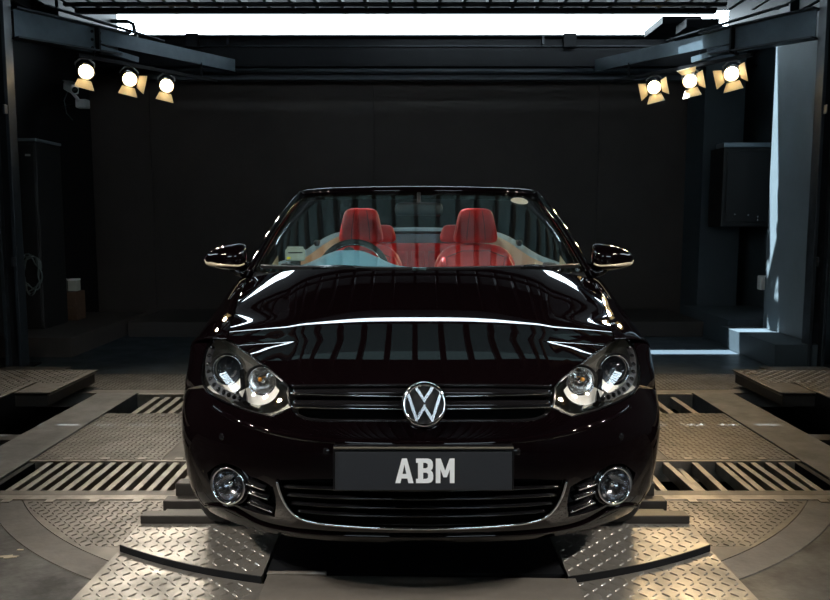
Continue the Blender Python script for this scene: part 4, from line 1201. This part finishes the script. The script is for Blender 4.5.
for s in (-1, 1):
    obj('fender_sill_panel', panel(SS, fl_, (), (.05, .05), .004, out=(1, 0, 0), mirror=s < 0), 'paint', car)
    d_ = obj('door', panel(SS, poly_dense([(1.565, .20), (2.80, .20), (2.80, .962), (1.565, .962)]), (), (.06, .05), .005, out=(1, 0, 0), mirror=s < 0), 'paint', car)
    hm = sweep(catmull([(.897, 2.50, .80), (.925, 2.56, .802), (.925, 2.66, .802), (.893, 2.72, .80)], 14), circ(.010, 8), up=(0, 0, 1))
    placed('door_handle', hm, 'gloss', d_, s)
    archp = [(ra[0] + .36 * math.cos(t), ra[1] + .36 * math.sin(t)) for t in np.linspace(PI + math.asin(.115 / .36), -math.asin(.115 / .36), 30)]
    q = poly_dense([(2.806, .962), (2.806, .20)], 14)[:14]
    q = np.concatenate([catmull([(2.806, .962), (2.806, .20)], 14), archp, catmull([(4.15, .20), (4.22, .60), (4.16, .962)], 16), catmull([(4.16, .962), (2.806, .962)], 24)[1:-1]])
    obj('rear_quarter', panel(SS, q, (), (.06, .05), .005, out=(1, 0, 0), mirror=s < 0), 'paint', car)
    sp_ = [(.80, y, .966) for y in np.linspace(1.42, 3.3, 20)]
    placed('belt_moulding', sweep(sp_, rect(.03, .014)), 'gloss', d_, s)
# tail and boot
tl = []
for z, yy in ((.22, 4.12), (.40, 4.19), (.60, 4.22), (.80, 4.20), (.94, 4.16), (.985, 4.08), (1.02, 3.85), (1.045, 3.62)):
    xx = float(side_x(np.array([min(yy, 4.2)]), np.array([min(z, .962)]))[0]) - (.0 if z < .95 else .03)
    tl.append([(x, yy - .10 * abs(x / xx) ** 3 * (1 if z < .97 else .2), z - (.0 if z < .97 else .05 * abs(x / xx) ** 3)) for x in np.linspace(-xx, xx, 31)])
obj('rear_bumper', grid_mesh(np.array(tl[:4])), 'paint', car)
obj('boot_lid', grid_mesh(np.array(tl[3:])), 'paint', car)
# underbody and cabin tub
obj('underbody', box2((-.78, 1.25, .17), (.78, 4.05, .24), .01), 'void', car)
obj('undertray', box2((-.56, .30, .20), (.56, 1.24, .24), .01), 'void', car)
obj('engine_bay_cover', box2((-.62, .30, .30), (.62, 1.25, .62), .03), 'void', car)
obj('firewall', box2((-.80, 1.36, .24), (.80, 1.40, .95), .01), 'void', car)
obj('cabin_floor', box2((-.76, 1.45, .245), (.76, 3.3, .30), .01), 'darktrim', car)
for s in (-1, 1):
    obj('wheel_liner', grid_mesh(np.array([[(s * x, arch_c[0] + .375 * math.cos(t), arch_c[1] + .375 * math.sin(t)) for t in np.linspace(-.2, PI + .2, 24)] for x in (.60, .78)])), 'void', car)

# ---- wheels
def wheel(x, y, s):
    w_ = empty('wheel', (x, y, .315), parent=car)
    R = .315
    obj('tyre', lathe([(.205, -.09), (.26, -.10), (.290, -.096), (.308, -.078), (R, -.045), (R, .045), (.308, .078), (.290, .096), (.26, .10), (.205, .09)], 48, 'x'), 'rubber', w_)
    obj('rim', lathe([(.205, -.09), (.212, -.085), (.212, .085), (.205, .09), (.195, .09), (.19, .02), (.19, -.08), (.205, -.09)], 40, 'x'), 'alloy', w_)
    obj('hub', lathe([(0, .07), (.03, .07), (.06, .05), (.065, .0), (0, .0)] if s > 0 else [(0, -.07), (.03, -.07), (.06, -.05), (.065, .0), (0, .0)], 24, 'x'), 'alloy', w_)
    for k in range(5):
        a = 2 * PI * k / 5
        obj('spoke', sweep([(s * .055, .04 * math.cos(a), .04 * math.sin(a)), (s * .07, .12 * math.cos(a), .12 * math.sin(a)), (s * .075, .198 * math.cos(a), .198 * math.sin(a))], rect(.045, .03), up=(1, 0, 0)), 'alloy', w_)
    obj('brake_disc', lathe([(0, 0), (.14, 0), (.14, .012), (0, .012)], 32, 'x'), 'steeldark', w_)
for s in (-1, 1):
    wheel(s * .745, .875, s); wheel(s * .745, 3.455, s)

# ---- interior
def dash_z(x, y):
    z = np.interp(y, [1.20, 1.40, 1.60, 1.72, 1.79, 1.83], [.930, .958, .978, .980, .955, .86])
    z = z + .088 * np.exp(-(np.abs(x + .355) / .185) ** 2.6) * np.exp(-((y - 1.715) / .10) ** 2)
    z = z - .05 * np.clip((np.abs(x) - .60) / .2, 0, 1) ** 2
    return z
xs = np.linspace(-.755, .755, 61); ys = np.concatenate([np.linspace(1.22, 1.6, 10), np.linspace(1.62, 1.83, 14)])
D = np.array([[(x, y - .02 + .05 * (x / .75) ** 2, dash_z(x, y)) for x in xs] for y in ys])
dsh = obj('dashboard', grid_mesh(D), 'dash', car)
obj('dash_front', box2((-.74, 1.62, .45), (.74, 1.80, .86), .03), 'darktrim', dsh)
for s in (-1, 1):
    obj('speaker_grille', box2((s * .70 - .03, 1.50, .96), (s * .70 + .03, 1.60, .985), .006), 'darktrim', dsh)
# steering wheel
sw = empty('steering_wheel', (-.355, 1.97, .930), parent=car); sw.rotation_euler = (math.radians(-24), 0, 0)
obj('wheel_rim', tube([(.185 * math.cos(t), 0, .185 * math.sin(t)) for t in np.linspace(0, 2 * PI, 48, endpoint=False)], .016, 10, True), 'darktrim', sw)
obj('wheel_trim', tube([(.170 * math.cos(t), .004, .170 * math.sin(t)) for t in np.linspace(.25, PI - .25, 30)], .005, 8), 'alloy', sw)
obj('hub_pad', lathe([(0, .03), (.05, .028), (.08, .01), (.075, -.03), (0, -.04)], 24), 'darktrim', sw)
for a in (0, PI, -PI / 2):
    obj('wheel_spoke', sweep([(.06 * math.cos(a), 0, .06 * math.sin(a)), (.178 * math.cos(a), 0, .178 * math.sin(a))], rect(.04, .016), up=(0, 1, 0)), 'darktrim', sw)
obj('steering_column', tube([(0, -.02, 0), (0, -.30, .0)], .035, 12), 'darktrim', sw)
# front seats
def slab(keys, m_=18): return blob(smooth_secs(keys, m_), 32)
def front_seat(s):
    x = s * .345
    f = empty('front_seat', (x, 2.25, .30), parent=car); f['label'] = 'red leather front seat'
    obj('cushion', slab([(0, -.02, .02, .20, .22, 4), (0, -.02, .06, .25, .27, 4), (0, -.02, .14, .255, .275, 3.5), (0, -.02, .19, .22, .25, 3), (0, -.02, .205, .10, .12, 2.5)]), 'redleather', f)
    obj('backrest', slab([(0, .20, .14, .19, .06, 3), (0, .20, .22, .245, .075, 3.2), (0, .21, .42, .262, .080, 3), (0, .225, .60, .255, .075, 3), (0, .235, .70, .225, .062, 2.8), (0, .24, .755, .165, .048, 2.6), (0, .24, .775, .07, .02, 2.4)]), 'redleather', f)
    for k in (-1, 1):
        obj('side_bolster', slab([(k * .205, .13, .20, .03, .03, 2.5), (k * .215, .13, .28, .045, .06, 2.5), (k * .222, .135, .48, .045, .065, 2.5), (k * .20, .17, .64, .032, .05, 2.5), (k * .19, .19, .70, .012, .02, 2.5)]), 'redleather', f)
        obj('headrest_post', tube([(k * .055, .235, .74), (k * .055, .225, .82)], .007, 8), 'chrome', f)
    hr_ = obj('headrest', slab([(0, .215, .780, .09, .030, 3), (0, .21, .792, .128, .046, 3.6), (0, .205, .85, .127, .052, 3.6), (0, .205, .93, .110, .048, 3.6), (0, .21, .975, .090, .040, 3.4), (0, .212, .988, .05, .022, 3)]), 'redleather', f)
    for k in (-1, 1):
        obj('headrest_seam', tube([(k * .055, .157, .80), (k * .052, .151, .86), (k * .042, .157, .94), (k * .036, .168, .975)], .0022, 6), 'redseam', hr_)
    obj('seat_seam', tube([(-.17, .16, .70), (-.08, .152, .735), (.08, .152, .735), (.17, .16, .70)], .003, 6), 'redseam', f)
    obj('seat_rail', box2((-.20, -.22, .002), (.20, .22, .03), .005), 'darktrim', f)
front_seat(-1); front_seat(1)
# rear bench
rb = empty('rear_bench', (0, 3.02, .30), parent=car); rb['label'] = 'red leather rear bench with two headrests'
obj('bench_cushion', slab([(0, -.05, .04, .52, .20, 6), (0, -.05, .16, .55, .23, 6), (0, -.05, .21, .50, .20, 5)]), 'redleather', rb)
obj('bench_backrest', slab([(0, .20, .16, .50, .05, 6), (0, .20, .25, .56, .075, 6), (0, .22, .55, .55, .075, 6), (0, .24, .72, .52, .06, 5), (0, .245, .755, .46, .035, 4)]), 'redleather', rb)
for k in range(7):
    x = -.36 + .12 * k
    obj('bench_pleat', slab([(x, .135, .30, .045, .012, 3), (x, .145, .50, .052, .02, 3), (x, .165, .70, .045, .014, 3)], 8), 'redleather', rb)
for s in (-1, 1):
    obj('headrest', slab([(s * .275, .235, .76, .08, .03, 3), (s * .275, .23, .775, .115, .045, 3.6), (s * .275, .225, .83, .112, .05, 3.6), (s * .275, .23, .875, .09, .04, 3.4), (s * .275, .232, .885, .05, .02, 3)]), 'redleather', rb)
# cream side trim and its padded top
topc = catmull([(.735, 1.62, .958), (.722, 2.2, .975), (.69, 2.6, 1.0), (.62, 2.95, 1.065), (.50, 3.28, 1.125), (.40, 3.40, 1.14)], 40)
for s in (-1, 1):
    lowc = topc * [1, 1, 0] + [.01, 0, .42]
    midc = topc - [.03, 0, .10]
    g = np.stack([topc, midc, lowc])
    stt = placed('side_trim', grid_mesh(g), 'cream', car, s)
    outc = catmull([(.80, 1.50, .966), (.80, 2.2, .968), (.80, 2.7, .975), (.76, 3.1, 1.02), (.66, 3.5, 1.09), (.55, 3.66, 1.10)], 40)
    placed('belt_cap', grid_mesh(np.stack([topc + [-.006, 0, 0], topc * .5 + outc * .5 + [0, 0, .022], outc])), 'softtop', stt, s)
    placed('belt_guide', blob([(.665, 2.86, 1.05, .012, .05, 3), (.665, 2.86, 1.075, .02, .06, 3), (.66, 2.86, 1.088, .012, .05, 3)], 20), 'darktrim', stt, s)
    placed('door_pull', box2((.66, 1.76, .955), (.715, 1.90, .995), .01), 'darktrim', stt, s)
    placed('tweeter_panel', mesh([(.735, 1.47, .962), (.715, 1.72, .962), (.70, 1.62, 1.045), (.74, 1.47, .962 + .001)], [(0, 1, 2)]), 'cream', stt, s)
# folded roof stack
FR = []
for yy, zt_, zs_ in ((3.30, 1.02, .98), (3.33, 1.10, 1.03), (3.38, 1.145, 1.07), (3.50, 1.165, 1.085), (3.64, 1.15, 1.07), (3.76, 1.10, 1.04), (3.84, 1.04, 1.0)):
    FR.append([(x, yy + .05 * (abs(x) / .62) ** 3, zt_ + (zs_ - zt_) * (abs(x) / .62) ** 2.5) for x in np.linspace(-.62, .62, 31)])
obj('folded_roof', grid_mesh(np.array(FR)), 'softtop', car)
obj('roof_bow', tube([(-.56, 3.32, 1.09), (-.3, 3.30, 1.13), (.3, 3.30, 1.13), (.56, 3.32, 1.09)], .010, 8), 'darktrim', car)
# rear view mirror
rm = empty('rear_view_mirror', (0, 1.83, 1.275), parent=car)
obj('mirror_shell', slab([(0, .0, -.034, .10, .010, 3), (0, -.004, -.026, .118, .018, 3), (0, -.006, .0, .125, .022, 3), (0, -.004, .026, .116, .018, 3), (0, .0, .034, .09, .010, 3)]), 'darktrim', rm)
obj('mirror_stalk', tube([(0, -.004, .03), (0, .03, .06), (0, .045, .085)], .010, 8), 'darktrim', rm)
# toll unit on the dashboard: a thing of its own
tb = left_at_y(295.5, 262, 1.60)
tu = empty('toll_unit', (-(tb[0]) + ROOT[0], 1.60 + ROOT[1], .982 + ROOT[2])); tu.rotation_euler = (0, 0, math.radians(8))
obj('unit_base', bevel_box(.05, .05, .035, (0, 0, .018), .005), 'darktrim', tu)
obj('unit_case', bevel_box(.098, .062, .060, (0, 0, .066), .010, 3), 'tollgrey', tu)
obj('unit_lid', bevel_box(.080, .046, .012, (0, .002, .100), .005), 'tollgrey', tu)
obj('card_slot', bevel_box(.070, .004, .006, (0, -.0315, .078), .001), 'darktrim', tu)
obj('unit_label', bevel_box(.018, .003, .012, (-.032, -.0318, .052), .001), 'yellow', tu)
tag(tu, 'grey toll card unit with a yellow label behind the windscreen', 'toll unit')

# ================================================================== THINGS ON THE WALLS
# loudspeaker on the right
c0, c1 = at_y(724, 147, 8.0), at_y(770, 227, 8.0)
sk = empty('loudspeaker', ((c0.x + c1.x) / 2, 8.0, c1.z))
wS, hS = c1.x - c0.x, c0.z - c1.z
obj('speaker_case', bevel_box(wS, .36, hS, (0, .18, hS / 2), .012), 'speaker', sk)
obj('speaker_grille', bevel_box(wS * .86, .012, hS * .88, (0, -.007, hS * .5), .006), 'speaker', sk)
obj('speaker_visor', bevel_box(wS * 1.02, .22, .05, (0, .10, hS + .022), .01), 'edgelight', sk)
for k, (fx, fz) in enumerate(((-.12, .16), (.02, .15), (.12, .13), (.12, .09))):
    obj('indicator', lathe([(0, -.004), (.008, -.003), (.009, .0)], 10, 'y', c=(fx, -.013, fz * hS)), 'chrome', sk)
obj('wall_bracket', bevel_box(.10, .20, .10, (0, .455, hS * .6), .01), 'steeldark', sk)
tag(sk, 'black wall loudspeaker beside the pale panel on the right', 'loudspeaker')
# tall cabinet on the left
a0 = at_y(42, 141, 7.2)
cb = empty('tall_cabinet', (-3.655, 7.2, .182))
hC = a0.z - .182
obj('cabinet_body', bevel_box(.26, .5, hC, (0, .25, hC / 2), .01), 'speaker', cb)
obj('cabinet_door', bevel_box(.23, .014, hC - .06, (0, -.008, hC / 2), .004), 'speaker', cb)
obj('cabinet_top', bevel_box(.275, .52, .025, (0, .25, hC + .014), .006), 'edgelight', cb)
obj('name_plate', bevel_box(.05, .004, .02, (.06, -.017, hC - .13), .001), 'white', cb)
tag(cb, 'tall black cabinet standing behind the left column', 'cabinet')
# cable coil hung on the cabinet
cc = at_y(29, 272, 7.12); cc.x = -3.60
pts = []
for k in range(120):
    t = 2 * PI * k / 24; g = .02 * math.sin(k * .9)
    pts.append((-3.60 + (.085 + g) * math.cos(t), 7.145 + .012 * math.sin(k * .31), cc.z + (.16 + g + .02 * math.sin(k * .13)) * math.sin(t) - .03 * (t / 30)))
co = tag(obj('cable_coil', tube(pts, .006, 6), 'cable'), 'loose coil of grey cable hanging on the left cabinet', 'cable')
# security camera
v0 = at_y(71, 88, 8.1)
cv = empty('security_camera', (v0.x, 8.1, v0.z))
dv = Vector((.62, -.72, -.28)).normalized()
rq = dv.to_track_quat('Y', 'Z').to_euler()
o = obj('camera_housing', bevel_box(.085, .26, .085, (0, 0, 0), .018, 3), 'white', cv, (0, 0, 0), rq)
o = obj('sun_visor', bevel_box(.10, .30, .012, (0, .02, .052), .005), 'white', cv, (0, 0, 0), rq)
o = obj('camera_lens', lathe([(0, .134), (.028, .134), (.032, .128), (.032, .10)], 20), 'gloss', cv, (0, 0, 0), rq)
obj('wall_arm', tube([(0, 0, -.03), (.05, .02, -.10), (.06, .06, -.14)], .018, 10), 'white', cv)
obj('wall_plate', bevel_box(.12, .10, .09, (.08, .08, -.15), .012), 'white', cv)
obj('camera_cable', tube([(-.06, .06, -.02), (-.10, .05, -.12), (-.08, .05, -.25), (-.02, .05, -.32)], .006, 8), 'cable', cv)
obj('wall_bar', tube([(.09, .10, -.15), (v0.x * 0 - (XW + v0.x) , .30, -.15)], .016, 8), 'steeldark', cv)
tag(cv, 'white security camera on a bracket under the left spotlights', 'camera')
# socket box on the right panel
s0 = at_y(753, 282, 7.56)
sb = empty('socket_box', (s0.x, 7.80, s0.z - .06))
sb.location = (3.70, 8.0, at_y(752, 291, 8.0).z)
obj('box_body', bevel_box(.17, .09, .15, (0, 0, .09), .012), 'white', sb)
obj('box_cover', bevel_box(.10, .02, .09, (0, -.05, .09), .008), 'white', sb)
obj('box_knob', lathe([(0, -.075), (.02, -.072), (.022, -.055)], 16, 'y', c=(-.02, 0, .095)), 'white', sb)
tag(sb, 'small white socket box on the wall under the loudspeaker', 'socket')
# crate with two small boxes in the left back corner, on the low step
cr = empty('crate', (-3.63, 7.95, .182))
obj('crate_body', bevel_box(.26, .22, .30, (0, 0, .15), .006), 'wood', cr)
for k in range(4):
    obj('crate_board', bevel_box(.27, .02, .06, (0, -.121, .04 + k * .074), .004), 'wood', cr)
tag(cr, 'brown slatted crate on the low step by the left wall', 'crate')
for k, (dx, lab) in enumerate(((-.065, 'left'), (.075, 'right'))):
    b_ = empty('small_box', (-3.63 + dx, 7.93, .483))
    obj('box_body', bevel_box(.095, .10, .11, (0, 0, .056), .008), 'tollgrey', b_)
    obj('box_lid', bevel_box(.099, .104, .02, (0, 0, .118), .005), 'white', b_)
    tag(b_, f'small grey box on the brown crate, {lab} of the two', 'box', 'boxes on the crate')
